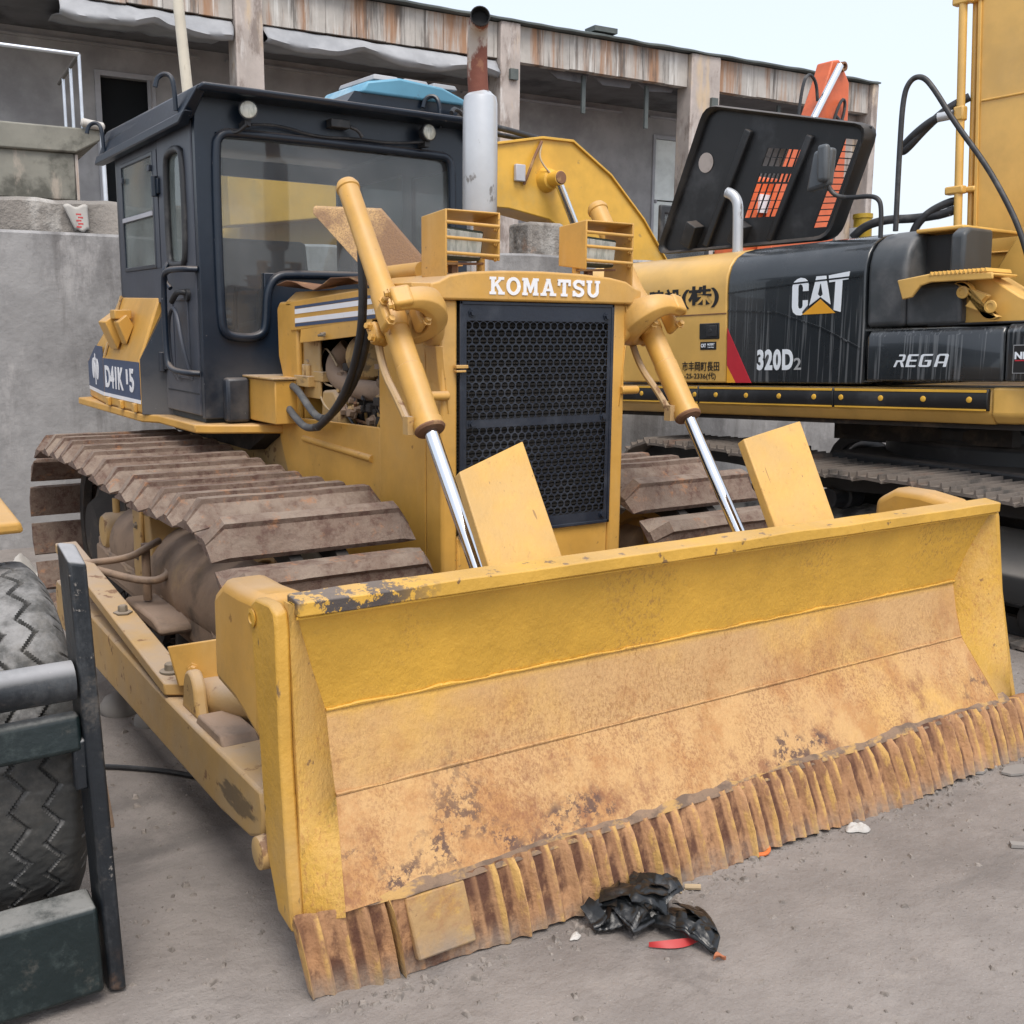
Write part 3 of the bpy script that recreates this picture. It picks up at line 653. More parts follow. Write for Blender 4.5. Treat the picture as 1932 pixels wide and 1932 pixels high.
# cutting edge: vertical ribs, ragged bottom
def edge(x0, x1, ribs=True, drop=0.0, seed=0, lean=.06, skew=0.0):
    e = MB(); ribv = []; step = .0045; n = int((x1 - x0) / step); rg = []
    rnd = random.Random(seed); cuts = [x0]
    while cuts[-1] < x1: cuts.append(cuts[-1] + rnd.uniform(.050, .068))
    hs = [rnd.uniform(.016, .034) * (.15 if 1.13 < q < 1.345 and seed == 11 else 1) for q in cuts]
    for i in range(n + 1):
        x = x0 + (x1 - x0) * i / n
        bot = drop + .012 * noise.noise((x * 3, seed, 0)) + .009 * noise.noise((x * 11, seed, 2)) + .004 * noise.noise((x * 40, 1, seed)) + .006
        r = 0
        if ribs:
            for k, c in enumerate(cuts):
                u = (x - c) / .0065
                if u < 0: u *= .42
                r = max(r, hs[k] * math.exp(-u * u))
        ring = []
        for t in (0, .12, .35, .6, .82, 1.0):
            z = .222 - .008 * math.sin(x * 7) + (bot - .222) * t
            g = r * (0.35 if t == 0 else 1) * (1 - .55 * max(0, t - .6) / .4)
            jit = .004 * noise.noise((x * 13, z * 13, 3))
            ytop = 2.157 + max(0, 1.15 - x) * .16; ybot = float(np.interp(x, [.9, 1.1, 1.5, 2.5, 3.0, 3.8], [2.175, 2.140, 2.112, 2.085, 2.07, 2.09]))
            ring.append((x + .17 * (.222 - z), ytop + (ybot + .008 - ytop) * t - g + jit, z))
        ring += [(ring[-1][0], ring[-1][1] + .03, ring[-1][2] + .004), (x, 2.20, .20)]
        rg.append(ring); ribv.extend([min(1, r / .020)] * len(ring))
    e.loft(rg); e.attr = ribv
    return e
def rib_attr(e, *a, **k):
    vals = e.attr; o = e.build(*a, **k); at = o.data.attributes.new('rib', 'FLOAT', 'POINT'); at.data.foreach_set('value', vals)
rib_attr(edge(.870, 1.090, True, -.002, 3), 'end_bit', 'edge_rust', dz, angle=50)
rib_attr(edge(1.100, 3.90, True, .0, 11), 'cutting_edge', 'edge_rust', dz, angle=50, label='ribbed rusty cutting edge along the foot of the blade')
pp = MB(); pp.loft([[(x + .024 * t, 2.150 - .028 * t, .208 - .165 * t) for t in (0, .5, 1)] + [(x + .024 * t, 2.175 - .028 * t, .200 - .165 * t) for t in (1, .5, 0)] for x in (1.145, 1.23, 1.315)])
pp.build('patch_plate', 'patch_paint', dz, bevel=.006, seg=2, label='smooth yellow plate welded over the ribbed edge')
# structure behind the blade
for s in (0, 1):
    fx = (lambda x: x) if s == 0 else mx
    bb = MB()
    x0, x1 = fx(.888), fx(1.02)
    zo = -.045 if s == 0 else -.015
    bb.prism([(2.42, .56), (2.40, .950), (2.55, .985 + zo), (2.67, .985 + zo), (2.76, .93 + zo), (2.765, .64), (2.6, .62)], 'x', x0, x1)
    bb.build('blade_box', 'yellow', dz, bevel=.03, seg=3, label='rounded yellow box welded behind the blade end')
mid = MB(); mid.prism([(2.36, .2), (2.37, .8), (2.5, .75), (2.55, .3)], 'x', 1.37, mx(1.37)); mid.build('back_beam', 'yellow_dusty', dz, bevel=.01)
# push arms
for s in (0, 1):
    fx = (lambda x: x) if s == 0 else mx
    a = MB()
    a.prism([(2.47, .300), (2.455, .36), (2.47, .425), (3.0, .422), (3.4, .425), (4.3, .46), (4.95, .47), (4.98, .42), (4.98, .26), (4.2, .25), (2.8, .245), (2.56, .262)], 'x', fx(.90), fx(1.04))
    arm = a.build('push_arm', 'yellow_dusty', dz, bevel=.010)
    pad = MB(); pad.hexa([(fx(.915), 2.80, .42), (fx(1.03), 2.80, .42), (fx(1.03), 3.04, .42), (fx(.915), 3.04, .42), (fx(.92), 2.83, .448), (fx(1.025), 2.83, .448), (fx(1.025), 3.03, .448), (fx(.92), 3.03, .448)]); pad.build('arm_pad', 'under_dust', arm, bevel=.006)
    pl = MB(); zb_ = lambda y: .430 + (y - 3.27) * .106
    pl.hexa([(fx(.895), 3.29, zb_(3.29)), (fx(.985), 3.25, zb_(3.25)), (fx(.985), 4.9, zb_(4.9)), (fx(.895), 4.9, zb_(4.9)), (fx(.895), 3.29, zb_(3.29) + .042), (fx(.985), 3.25, zb_(3.25) + .042), (fx(.985), 4.9, zb_(4.9) + .042), (fx(.895), 4.9, zb_(4.9) + .042)])
    bar = pl.build('clamp_bar', 'yellow_dusty', arm, bevel=.006, label='dusty bar bolted on top of the push arm')
    for yb in (3.37, 3.95):
        bo = MB(); zb = zb_(yb) + .042
        bo.lathe((fx(.94), yb, zb), (0, 0, 1), [(0, .034), (.005, .034), (.006, .030), (.007, .018), (.026, .017), (.03, .013)], 6 if yb > 3.5 else 18); bo.build('bolt', 'steel_bolt', arm)
    pn = MB(); pn.lathe((fx(.87), 2.43, .28), (1 if s == 0 else -1, 0, 0), [(0, .03), (.004, .042), (.03, .044), (.034, .03), (.06, .03), (.062, .055), (.09, .055)], 22); pn.build('arm_pin', 'yellow_dusty', arm)
    br = MB(); br.hexa([(fx(.925), 3.23, .475), (fx(1.12), 3.06, .50), (fx(1.12), 3.07, .50), (fx(.925), 3.24, .475), (fx(.905), 3.26, .60), (fx(1.11), 3.08, .655), (fx(1.11), 3.09, .655), (fx(.905), 3.27, .60)])
    bk = br.build('brace_plate', 'yellow', dz, bevel=.004)
    for q in ((.965, 3.208, .535), (1.055, 3.125, .57)):
        bo = MB(); bo.bolt((fx(q[0]), q[1] - .005, q[2]), (-.5 if s == 0 else .5, -.8, 0), .013, .022); bo.build('bolt', 'yellow', bk)
    cy = MB(); cy.cyl((fx(1.0), 3.2, .44), (fx(1.15), 2.72, .53), .065); cy.build('brace_strut', 'yellow_dusty', dz)
    kn = MB(); kn.prism(arc(3.13, .47, .06, .085, 0, 180, 10) + [(3.05, .42), (3.21, .42)], 'x', fx(.925), fx(.965)); kn.build('knuckle', 'yellow_dusty', arm, bevel=.01)

# ---- lift cylinders ------------------------------------------------------
CYD = Vector((0, 2.794 - 3.712, .835 - 2.105)).normalized()      # down along the cylinder
for s in (0, 1):
    fx = (lambda x: x) if s == 0 else mx
    xc = fx(1.757)
    cap = Vector((xc, 3.712, 2.105)); L1 = 1.045
    lc = MB()
    lc.lathe(cap, CYD, [(-.012, .026), (-.006, .036), (.01, .044), (.022, .044), (.026, .0395), (.22, .040), (.45, .042), (.50, .050), (.58, .052), (.62, .050), (.645, .048), (.648, .0445), (.80, .0445), (.803, .0465), (L1 - .03, .0465), (L1 - .028, .052), (L1, .052), (L1 + .004, .036)], 32)
    cyl = lc.build('lift_cylinder', 'yellow', dz, angle=30)
    rd = MB(); rd.cyl(cap + CYD * (L1 - .05), cap + CYD * 1.95, .0245, n=32); rd.build('piston_rod', 'chrome', cyl)
    gl = MB(); gl.lathe(cap + CYD * (L1 - .005), CYD, [(0, .052), (.006, .054), (.014, .049), (.016, .028)], 28); gl.build('rod_seal', 'rusty_brown', cyl)
    # oil line along the barrel
    side = Vector((1, 0, 0)); fwd = CYD.cross(side).normalized()
    o0 = cap + CYD * .60; 
    pl = MB(); pts = [o0 + side * -.02 - fwd * .10, o0 + CYD * .16 + side * -.05 - fwd * .085, o0 + CYD * .30 + side * -.055 - fwd * .045, o0 + CYD * .40 + side * -.055 - fwd * .03]
    pl.tube(pts, .014, 8, 2); pl.box(o0 + CYD * .41 + side * -.052 - fwd * .03, (.035, .035, .06)); pl.build('oil_line', 'yellow_dusty', cyl)
    # gimbal yoke
    yc = Vector((xc, 3.315, 1.628)); side = Vector((-1 if s == 0 else 1, 0, 0))
    ax1 = side; up = -CYD; frn = up.cross(Vector((1, 0, 0))).normalized()
    if frn.y > 0: frn = -frn
    yk = MB(); rings = []
    tilt = up
    bx = Vector((1, 0, 0)) * (1 if s == 0 else -1); by = frn
    for k in range(0, 31):
        an = rad(-116 + 232 * k / 30)
        d = bx * math.cos(an) + by * math.sin(an)
        rt = max(0.0, math.cos(an)); w_, h_ = .021 + .018 * rt, .040 + .028 * rt ** 2
        cpt = yc + d * (.108 + .02 * rt)
        rings.append([cpt - d * w_ - tilt * h_ * .9, cpt - d * w_ * .2 - tilt * h_ * 1.05, cpt + d * w_ - tilt * h_ * .7, cpt + d * w_ * 1.2, cpt + d * w_ + tilt * h_ * .7, cpt - d * w_ * .2 + tilt * h_ * 1.05, cpt - d * w_ + tilt * h_ * .9, cpt - d * w_ * 1.1])
    yk.loft(rings)
    yoke = yk.build('yoke', 'yellow', dz, bevel=.004, angle=60)
    am = MB(); am.loft([[yc + bx * xx + Vector((0, math.cos(2 * math.pi * k / 16) * ry + dy, math.sin(2 * math.pi * k / 16) * rz + dzz)) for k in range(16)] for xx, ry, rz, dy, dzz in ((.125, .060, .07, .02, .0), (.15, .085, .10, .05, -.005), (.168, .10, .13, .07, -.01))])
    am.build('yoke_arm', 'yellow', yoke, angle=60)
    gu = MB(); gu.hexa([yc + bx * .145 + Vector((0, 0, -.10)), yc + bx * .165 + Vector((0, -.02, -.10)), yc + bx * .19 + Vector((0, -.02, -.34)), yc + bx * .17 + Vector((0, 0, -.34)), yc + bx * .15 + Vector((0, .09, -.10)), yc + bx * .18 + Vector((0, .09, -.10)), yc + bx * .19 + Vector((0, .06, -.34)), yc + bx * .17 + Vector((0, .06, -.34))])
    gu.cyl(yc + bx * .10 + Vector((0, -.02, -.275)), yc + bx * .185 + Vector((0, -.02, -.275)), .017, n=14); gu.build('yoke_gusset', 'yellow', yoke, bevel=.003)
    for sg in (-1, 1):
        cp = MB()
        cc = yc + bx * (.066 * sg) + frn * .012 - up * .012
        Rm_ = Matrix((bx, frn, up)).transposed()
        cp.box(cc, (.030, .065, .095), Rm_)
        c_o = cp.build('trunnion_cap', 'yellow', yoke, bevel=.014, seg=3)
        for q in (.038, -.042):
            bo = MB(); bo.bolt(cc + frn * .036 + up * q + bx * .004 * sg, frn, .0125, .02); bo.build('bolt', 'yellow', yoke)
    for q in (-1, 1):
        an = rad(108 * q); dd = bx * math.cos(an) + by * math.sin(an); tn = (-bx * math.sin(an) + by * math.cos(an)) * q
        en = yc + dd * .110
        cp = MB(); cp.box(en, (.050, .070, .076), Matrix((dd, tn, tilt)).transposed()); cp.build('yoke_cap', 'yellow', yoke, bevel=.012, seg=3)
        for q2 in (-.018, .02):
            bo = MB(); bo.bolt(en + tilt * q2 * 1.3 + tn * .035, tn, .0115, .017); bo.build('bolt', 'yellow', yoke)
    # spill guard plate in front of the rod foot
    gp = MB()
    if s == 0:
        q = [(1.63, 2.50, .86), (1.89, 2.49, .86), (1.89, 2.745, 1.245), (1.63, 2.70, 1.170)]
    else:
        q = [(2.795, 2.47, .86), (3.05, 2.42, .86), (3.05, 2.643, 1.270), (2.795, 2.675, 1.213)]
    off = Vector((0, .03, -.02))
    gp.hexa(q + [tuple(Vector(p) + off) for p in q])
    gp.build('spill_guard', 'plate_yellow', dz, bevel=.004, label='square yellow plate standing behind the blade at the lift cylinder foot')

# ---- nose: radiator guard, grille, hood ----------------------------------
HX0, HX1, FY = 1.918, mx(1.918), 3.30
g = MB()
g.span((HX0, FY, .45), (1.985, 3.42, 1.69)); g.span((mx(1.985), FY, .45), (HX1, 3.42, 1.69)); g.span((1.985, FY + .004, .45), (mx(1.985), 3.42, .83))
g.build('radiator_guard', 'yellow', dz, bevel=.012, seg=3)
cp = MB()
cp.prism([(1.90, 1.688), (2.78, 1.688), (2.79, 1.702), (2.818, 1.705), (2.818, 1.745), (2.785, 1.752), (2.74, 1.775), (2.66, 1.788), (2.52, 1.797), (2.34, 1.80), (2.16, 1.797), (2.02, 1.788), (1.94, 1.775), (1.895, 1.752), (1.862, 1.745), (1.862, 1.705), (1.888, 1.702)], 'y', FY - .022, 3.72)
nose = cp.build('nose_cap', 'yellow', dz, bevel=.012, seg=3)
tab = MB(); tab.hexa([(1.80, 3.30, 1.715), (1.90, 3.28, 1.70), (1.90, 3.5, 1.70), (1.80, 3.5, 1.715), (1.80, 3.30, 1.745), (1.90, 3.28, 1.745), (1.90, 3.5, 1.745), (1.80, 3.5, 1.745)]); tab.build('hood_tab', 'yellow', nose, bevel=.003)
# slab-serif maker's name across the nose
def slab_letters():
    out = []; w, st, sf = 0, .30, .16
    def R(x0, y0, x1, y1): return [(x0, y0), (x1, y0), (x1, y1), (x0, y1)]
    def ser(cx, y, wd=.42): return R(cx - wd / 2, y, cx + wd / 2, y + sf) if y < .5 else R(cx - wd / 2, y - sf, cx + wd / 2, y)
    th = .20
    # each: width, polygons in a unit-height box
    K = [R(.10, .1, .31, .9), ser(.205, 0, .41), ser(.205, 1, .41), [(.31, .42), (.31, .62), (.60, .90), (.80, .90)], [(.36, .52), (.50, .64), (.86, .1), (.60, .1)], ser(.74, 0, .40), ser(.72, 1, .36)]
    O = band(arc(.45, .5, .45, .52, 0, 360, 28), arc(.45, .5, .23, .33, 0, 360, 28))
    Mm = [R(.08, .1, .27, .9), R(.76, .1, .97, .9), ser(.175, 0, .35), ser(.865, 0, .35), R(0, .84, .27, 1), R(.76, .84, 1.05, 1), [(.10, 1), (.34, 1), (.62, .22), (.48, .12)], [(.95, 1), (.71, 1), (.45, .22), (.55, .12)]]
    A = [[(.12, .1), (.32, .1), (.56, .92), (.42, 1.0)], [(.90, .1), (.68, .1), (.44, .92), (.60, 1.0)], R(.28, .28, .74, .42), ser(.20, 0, .40), ser(.82, 0, .42), R(.36, .9, .64, 1)]
    T = [R(.32, .1, .54, .9), ser(.43, 0, .44), R(.0, .82, .86, 1.0), R(0, .62, .16, .9), R(.70, .62, .86, .9)]
    S = band(arc(.40, .72, .36, .28, 20, 270, 14) + arc(.40, .28, .36, .26, 90, -160, 14)[1:], arc(.40, .72, .17, .11, 20, 270, 14) + arc(.40, .28, .16, .09, 90, -160, 14)[1:])
    S = [S[i] for i in range(len(S))]
    S = band(arc(.40, .72, .38, .30, 10, 270, 14), arc(.40, .72, .17, .12, 10, 270, 14)) + band(arc(.40, .28, .38, .30, 90, -170, 14), arc(.40, .28, .17, .12, 90, -170, 14)) + [R(.64, .66, .78, .98), R(.0, .02, .16, .36)]
    U = [R(.08, .3, .29, .9), R(.66, .3, .84, .9), ser(.185, 1, .37), ser(.75, 1, .34)] + band(arc(.46, .34, .38, .36, 180, 360, 14), arc(.46, .34, .18, .19, 180, 360, 14))
    x = 0
    for wd, L in ((1.02, K), (.98, O), (1.16, Mm), (1.12, A), (.98, T), (.92, S), (.9, U)):
        out += [[(x + a, b_) for a, b_ in p] for p in L]; x += wd + .02
    return out, x
polys, wtot = slab_letters()
KW, KH = .50, .062
decal([[(a / wtot * KW, c * KH) for a, c in p] for p in polys], 'lettering', 'white_paint', nose, lambda a, c, h: (2.103 + a, FY - .0222 - h, 1.7115 + c), t=.0018, label='white KOMATSU lettering in slab serif capitals')
# perforated grille panel
def perforated(xa, xb, za, zb, y, pitch, rows, r):
    m = MB(); hx = pitch / 2
    def cell(cx, cz):
        n = 12; rp = pitch * math.sqrt(3) / 2
        outer = []; inner = []
        for k in range(n):
            an = 2 * math.pi * k / n + math.pi / 2
            d = Vector((math.cos(an), math.sin(an)))
            # distance to hexagon edge (pointy top)
            sect = ((an - math.pi / 2) % (math.pi / 3)) - math.pi / 6
            rr = hx / math.cos(sect)
            outer.append((cx + d.x * rr, cz + d.y * rr)); inner.append((cx + d.x * r, cz + d.y * r))
        vo = [m.bm.verts.new((a, y, c)) for a, c in outer]; vi = [m.bm.verts.new((a, y, c)) for a, c in inner]; vb = [m.bm.verts.new((a, y + .003, c)) for a, c in inner]
        for k in range(n):
            j = (k + 1) % n
            m._f([vo[k], vo[j], vi[j], vi[k]]); m._f([vi[k], vi[j], vb[j], vb[k]])
    return m, cell
GX0, GX1, GZ0, GZ1, GY = 1.988, mx(1.988), .825, 1.686, 3.292
pt = .0315; rp = pt * math.sqrt(3) / 2
gm, cell = perforated(0, 0, 0, 0, GY, pt, 0, .0142)
zt = GZ1 - .085; nrow = 27; barrow = (13,)
xl = 2.34 - 10 * pt; 
zrows = []
for rix in range(nrow):
    if rix in barrow: continue
    zc = zt - rix * rp; off = (rix % 2) * pt / 2
    cols = 21 if not off else 20
    trim = 0
    if rix in (12, 14): trim = 1
    for c in range(trim, cols - trim):
        cell(xl + off + c * pt, zc)
    zrows.append(zc)
# solid sheet borders round the perforated fields
zb0 = zt - (nrow - 1) * rp
def sheet(x0, z0, x1, z1): 
    v = [gm.bm.verts.new(p) for p in ((x0, GY + .0005, z0), (x1, GY + .0005, z0), (x1, GY + .0005, z1), (x0, GY + .0005, z1))]; gm._f(v)
sheet(GX0, zt + rp * .62, GX1, GZ1); sheet(GX0, GZ0, GX1, zb0 - rp * .62)
sheet(GX0, zb0 - rp * .62, xl - pt * .25, zt + rp * .62); sheet(mx(xl) + pt * .25, zb0 - rp * .62, GX1, zt + rp * .62)
zbar = zt - 13 * rp; sheet(xl - pt * .3, zbar - rp * .55, mx(xl) + pt * .3, zbar + rp * .55)
grille = gm.build('grille', 'grille_navy', dz, smooth=False, label='dark navy grille sheet punched with rows of round holes')
fr = MB()
for a, c in (((GX0, GZ0), (GX1, GZ0 + .012)), ((GX0, GZ1 - .012), (GX1, GZ1)), ((GX0, GZ0), (GX0 + .012, GZ1)), ((GX1 - .012, GZ0), (GX1, GZ1))):
    fr.span((a[0], GY - .003, a[1]), (c[0], GY + .006, c[1]))
fr.build('grille_frame', 'grille_navy', grille, bevel=.002)
for bxp, bzp in ((2.04, 1.645), (2.655, 1.64), (2.04, zbar), (2.65, zbar + .005), (2.655, .86), (2.03, .87)):
    bo = MB(); bo.bolt((bxp, GY - .0005, bzp), (0, -1, 0), .011, .011); bo.build('bolt', 'grille_navy', grille)
rc = MB()
for k in range(60):
    z = .84 + k * .0135; rc.span((1.99, 3.322, z), (2.69, 3.335, z + .008))
rc.span((1.987, 3.335, .832), (2.693, 3.345, 1.68)); rc.build('radiator_core', 'engine_dark', dz)
for zz in (1.455,):
    cl = MB(); cl.box((1.99, 3.285, zz), (.05, .02, .012)); cl.box((1.985, 3.283, zz - .016), (.04, .02, .008)); cl.build('grille_latch', 'yellow', grille, bevel=.002)
# hood side sheets
h = MB()
h.prism([(3.422, .50), (3.422, 1.69), (3.72, 1.705), (3.79, 1.705), (3.79, .50)], 'x', HX0 + .001, HX0 + .012)
h.build('nose_side', 'yellow', dz, bevel=.004)
h = MB(); h.prism([(3.422, .50), (3.422, 1.69), (3.72, 1.705), (4.8, 1.69), (4.8, .50)], 'x', HX1 - .012, HX1 - .001); h.build('nose_side', 'yellow', dz, bevel=.004)
l = MB(); l.prism([(3.79, .62), (3.79, 1.198), (4.62, 1.175), (4.84, 1.150), (4.84, 1.06), (4.72, .85), (4.6, .62)], 'x', HX0 + .003, HX0 + .02)
lo = l.build('lower_side', 'yellow', dz, bevel=.004)
rb = MB(); rb.cyl((HX0 + .004, 3.86, 1.065), (HX0 + .004, 4.55, 1.085), .016, n=10); rb.build('pressed_rib', 'yellow', lo)
ch = MB(); ch.span((1.95, 3.35, .35), (2.73, 6.3, .95)); ch.prism([(4.72, .85), (4.86, 1.13), (6.4, 1.10), (6.5, .6), (4.6, .55)], 'x', 1.945, mx(1.945)); ch.build('main_frame', 'yellow_dusty', dz, bevel=.01)
for pz in ((3.55, .64), (3.42, .62)):
    bo = MB(); bo.lathe((HX0, pz[0], pz[1]), (-1, 0, 0), [(0, .028), (.02, .026), (.022, .018), (.04, .016)], 12); bo.build('drain_plug', 'yellow_dusty', dz)
# side door strip with stripes above the open engine bay
u = MB()
u.prism([(3.79, 1.62), (3.79, 1.745), (4.66, 1.700), (4.66, 1.565)], 'x', HX0 - .006, HX0 + .012)
ups = u.build('hood_side_strip', 'yellow', dz, bevel=.006)
top = MB(); top.prism([(HX0, 1.70), (HX0 + .05, 1.745), (2.34, 1.765), (mx(HX0 + .05), 1.745), (HX1, 1.70), (HX1, 1.68), (HX0, 1.68)], 'y', 3.70, 4.72); top.build('hood_top', 'yellow', dz, bevel=.004)
for za, zc, mt in ((.012, .024, 'blue_stripe'), (.026, .047, 'white_paint'), (.066, .087, 'white_paint'), (.089, .103, 'blue_stripe')):
    z_of = lambda y: 1.728 - (y - 3.79) * .047
    decal([[(3.80, -za), (4.60, -za), (4.60, -zc), (3.80, -zc)]], 'hood_stripe', mt, ups, lambda y, c, hh: (HX0 - .006 - hh, y, z_of(y) + c), t=.0015)
fl = MB(); fl.hexa([(HX0 - .012, 3.83, 1.562), (HX0 - .004, 3.83, 1.562), (HX0 - .004, 4.54, 1.515), (HX0 - .012, 4.54, 1.515), (HX0 - .006, 3.83, 1.625), (HX0 + .0, 3.83, 1.625), (HX0 + .0, 4.54, 1.575), (HX0 - .006, 4.54, 1.575)]); flp = fl.build('hinged_flap', 'yellow', ups, bevel=.002)
bo = MB(); bo.cyl((HX0 - .03, 4.27, 1.555), (HX0 + .0, 4.27, 1.56), .009, n=8); bo.cyl((HX0 - .03, 4.23, 1.555), (HX0 - .03, 4.29, 1.552), .006, n=8); bo.build('flap_latch', 'steel_bolt', ups)
pi = MB(); pi.prism([(4.60, 1.165), (4.60, 1.60), (4.64, 1.70), (4.80, 1.70), (4.835, 1.67), (4.83, 1.45), (4.78, 1.35), (4.775, 1.165)], 'x', HX0, HX0 + .03); pi.span((HX0 + .03, 4.60, 1.165), (HX0 + .13, 4.63, 1.69)); pi.build('bay_pillar', 'yellow', dz, bevel=.012, seg=3)
ip = MB(); ip.span((HX0 + .03, 4.42, 1.27), (HX0 + .04, 4.60, 1.62)); ip.build('inner_bracket', 'yellow_dusty', dz, bevel=.003)
sb = MB(); sb.cyl((HX0 + .02, 4.555, 1.42), (HX0 + .03, 4.555, 1.42), .022, n=16); sb.build('bracket_boss', 'yellow_dusty', dz)
# engine bay contents
eb = MB(); eb.span((2.36, 3.5, 1.0), (2.40, 4.75, 1.68)); eb.span((1.95, 4.70, 1.1), (2.7, 4.74, 1.68)); eb.span((1.95, 3.42, 1.19), (2.7, 3.47, 1.68)); eb.span((1.96, 3.5, 1.66), (2.40, 4.72, 1.675)); eb.build('bay_shade_lining', 'engine_dark', dz)  # black sheets round the bay; its shade is put into their colour
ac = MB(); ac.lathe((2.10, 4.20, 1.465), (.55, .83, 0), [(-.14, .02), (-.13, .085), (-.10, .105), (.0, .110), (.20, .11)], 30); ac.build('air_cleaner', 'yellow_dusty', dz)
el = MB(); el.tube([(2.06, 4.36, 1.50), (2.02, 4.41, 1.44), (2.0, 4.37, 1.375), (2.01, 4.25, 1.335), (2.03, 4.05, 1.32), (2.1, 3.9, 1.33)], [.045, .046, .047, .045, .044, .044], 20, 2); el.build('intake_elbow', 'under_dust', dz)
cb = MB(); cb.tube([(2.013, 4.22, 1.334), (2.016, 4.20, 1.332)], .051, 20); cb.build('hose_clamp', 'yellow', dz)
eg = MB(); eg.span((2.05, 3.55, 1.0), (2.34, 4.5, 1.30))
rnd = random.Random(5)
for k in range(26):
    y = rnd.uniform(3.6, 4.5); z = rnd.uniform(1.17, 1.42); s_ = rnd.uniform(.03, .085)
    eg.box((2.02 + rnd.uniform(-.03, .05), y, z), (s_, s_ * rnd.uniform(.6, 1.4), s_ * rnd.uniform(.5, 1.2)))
eg.build('engine_block', 'under_dark', dz, bevel=.006)  # near-black block, so the open bay still reads as shaded
fi = MB(); fi.lathe((2.03, 3.93, 1.19), (0, 0, 1), [(0, .034), (.02, .040), (.13, .040), (.15, .034), (.165, .046), (.19, .046), (.20, .02), (.23, .02)], 20); fi.box((2.02, 3.93, 1.43), (.04, .12, .02)); fi.build('fuel_filter', 'under_dust', dz)
pm = MB(); pm.prism([(4.25, 1.16), (4.25, 1.27), (4.30, 1.32), (4.42, 1.31), (4.44, 1.16)], 'x', 1.955, 2.05); pm.build('pump_body', 'yellow_dusty', dz, bevel=.015, seg=3)
vb = MB(); vb.box((1.95, 4.56, 1.345), (.07, .16, .05)); vb.cyl((1.94, 4.53, 1.36), (1.94, 4.53, 1.42), .014, n=8); vb.cyl((1.94, 4.57, 1.36), (1.94, 4.57, 1.42), .014, n=8); vb.box((1.97, 4.44, 1.37), (.05, .10, .045)); vb.build('valve_block', 'yellow_dusty', dz, bevel=.004)
rn2 = random.Random(12)
for k in range(9):
    y0 = rn2.uniform(3.86, 4.4); ww = MB(); z0 = rn2.uniform(1.22, 1.36)
    ww.tube([(2.0 + rn2.uniform(-.03, .04), y0, z0), (1.985 + rn2.uniform(-.02, .03), y0 + rn2.uniform(-.06, .06), z0 - rn2.uniform(.0, .05)), (1.99, y0 + rn2.uniform(-.14, .14), z0 - .08 + rn2.uniform(-.04, .08)), (2.03, y0 + rn2.uniform(-.16, .16), 1.18)], rn2.uniform(.004, .009), 7, 2); ww.build('engine_line', rn2.choice(['rubber', 'yellow_dusty', 'rusty_brown', 'rubber']), dz)
for k in range(12):
    y0, z0 = rn2.uniform(3.84, 4.3), rn2.uniform(1.2, 1.38); eb2 = MB(); eb2.bolt((2.0 + rn2.uniform(-.02, .03), y0, z0), (-1, rn2.uniform(-.3, .3), rn2.uniform(-.2, .3)), rn2.uniform(.010, .022), .03); eb2.build('engine_fitting', rn2.choice(['yellow_dusty', 'under_dust']), dz)
dr = MB(); dr.tube([(1.99, 3.82, 1.45), (1.985, 3.80, 1.33), (1.975, 3.90, 1.19)], .012, 8, 1); dr.build('dipstick_tube', 'yellow', dz)
for k, pts in enumerate(([(2.0, 4.52, 1.46), (1.985, 4.44, 1.50), (1.985, 4.38, 1.47), (1.99, 4.33, 1.42)], [(1.96, 4.50, 1.38), (1.95, 4.45, 1.43), (1.955, 4.42, 1.42), (1.965, 4.43, 1.34), (1.98, 4.36, 1.33)], [(1.955, 4.46, 1.33), (1.95, 4.40, 1.25), (1.96, 4.33, 1.22)])):
    ww = MB(); ww.tube(pts, .0045, 6, 2); ww.build('wire', 'twig', dz)
# hydraulic hoses sweeping out of the bay
for k, pts in enumerate(([(1.90, 4.68, 1.325), (1.90, 4.58, 1.315), (1.895, 4.46, 1.255), (1.89, 4.34, 1.20), (1.885, 4.22, 1.20), (1.87, 4.05, 1.27), (1.85, 3.86, 1.38), (1.83, 3.73, 1.50), (1.82, 3.68, 1.60)], [(1.885, 4.74, 1.245), (1.885, 4.65, 1.225), (1.875, 4.53, 1.18), (1.868, 4.40, 1.145), (1.862, 4.25, 1.165), (1.85, 4.05, 1.25), (1.83, 3.86, 1.38), (1.80, 3.70, 1.55), (1.79, 3.655, 1.70), (1.79, 3.665, 1.87)])):
    hm = MB(); hm.tube(pts[:5], .0165, 12, 3); hm.build('hydraulic_hose', 'hose_grey', dz)
    h2 = MB(); h2.tube([tuple((Vector(pts[3]) * .25 + Vector(pts[4]) * .75))] + pts[4:], .0168, 12, 3)
    h2.build('hydraulic_hose', 'rubber', dz)
    ft = MB(); d = (Vector(pts[1]) - Vector(pts[0])).normalized(); ft.cyl(Vector(pts[0]) - d * .03, Vector(pts[0]) + d * .05, .025, n=14); ft.build('hose_fitting', 'decal_grey', dz)
el2 = MB(); el2.tube([(1.93, 4.66, 1.31), (1.90, 4.76, 1.30), (1.885, 4.79, 1.25)], .018, 10, 2); el2.box((1.885, 4.77, 1.245), (.05, .05, .05)); el2.box((1.91, 4.70, 1.335), (.05, .06, .05)); el2.build('pipe_elbow', 'yellow', dz, bevel=.004)
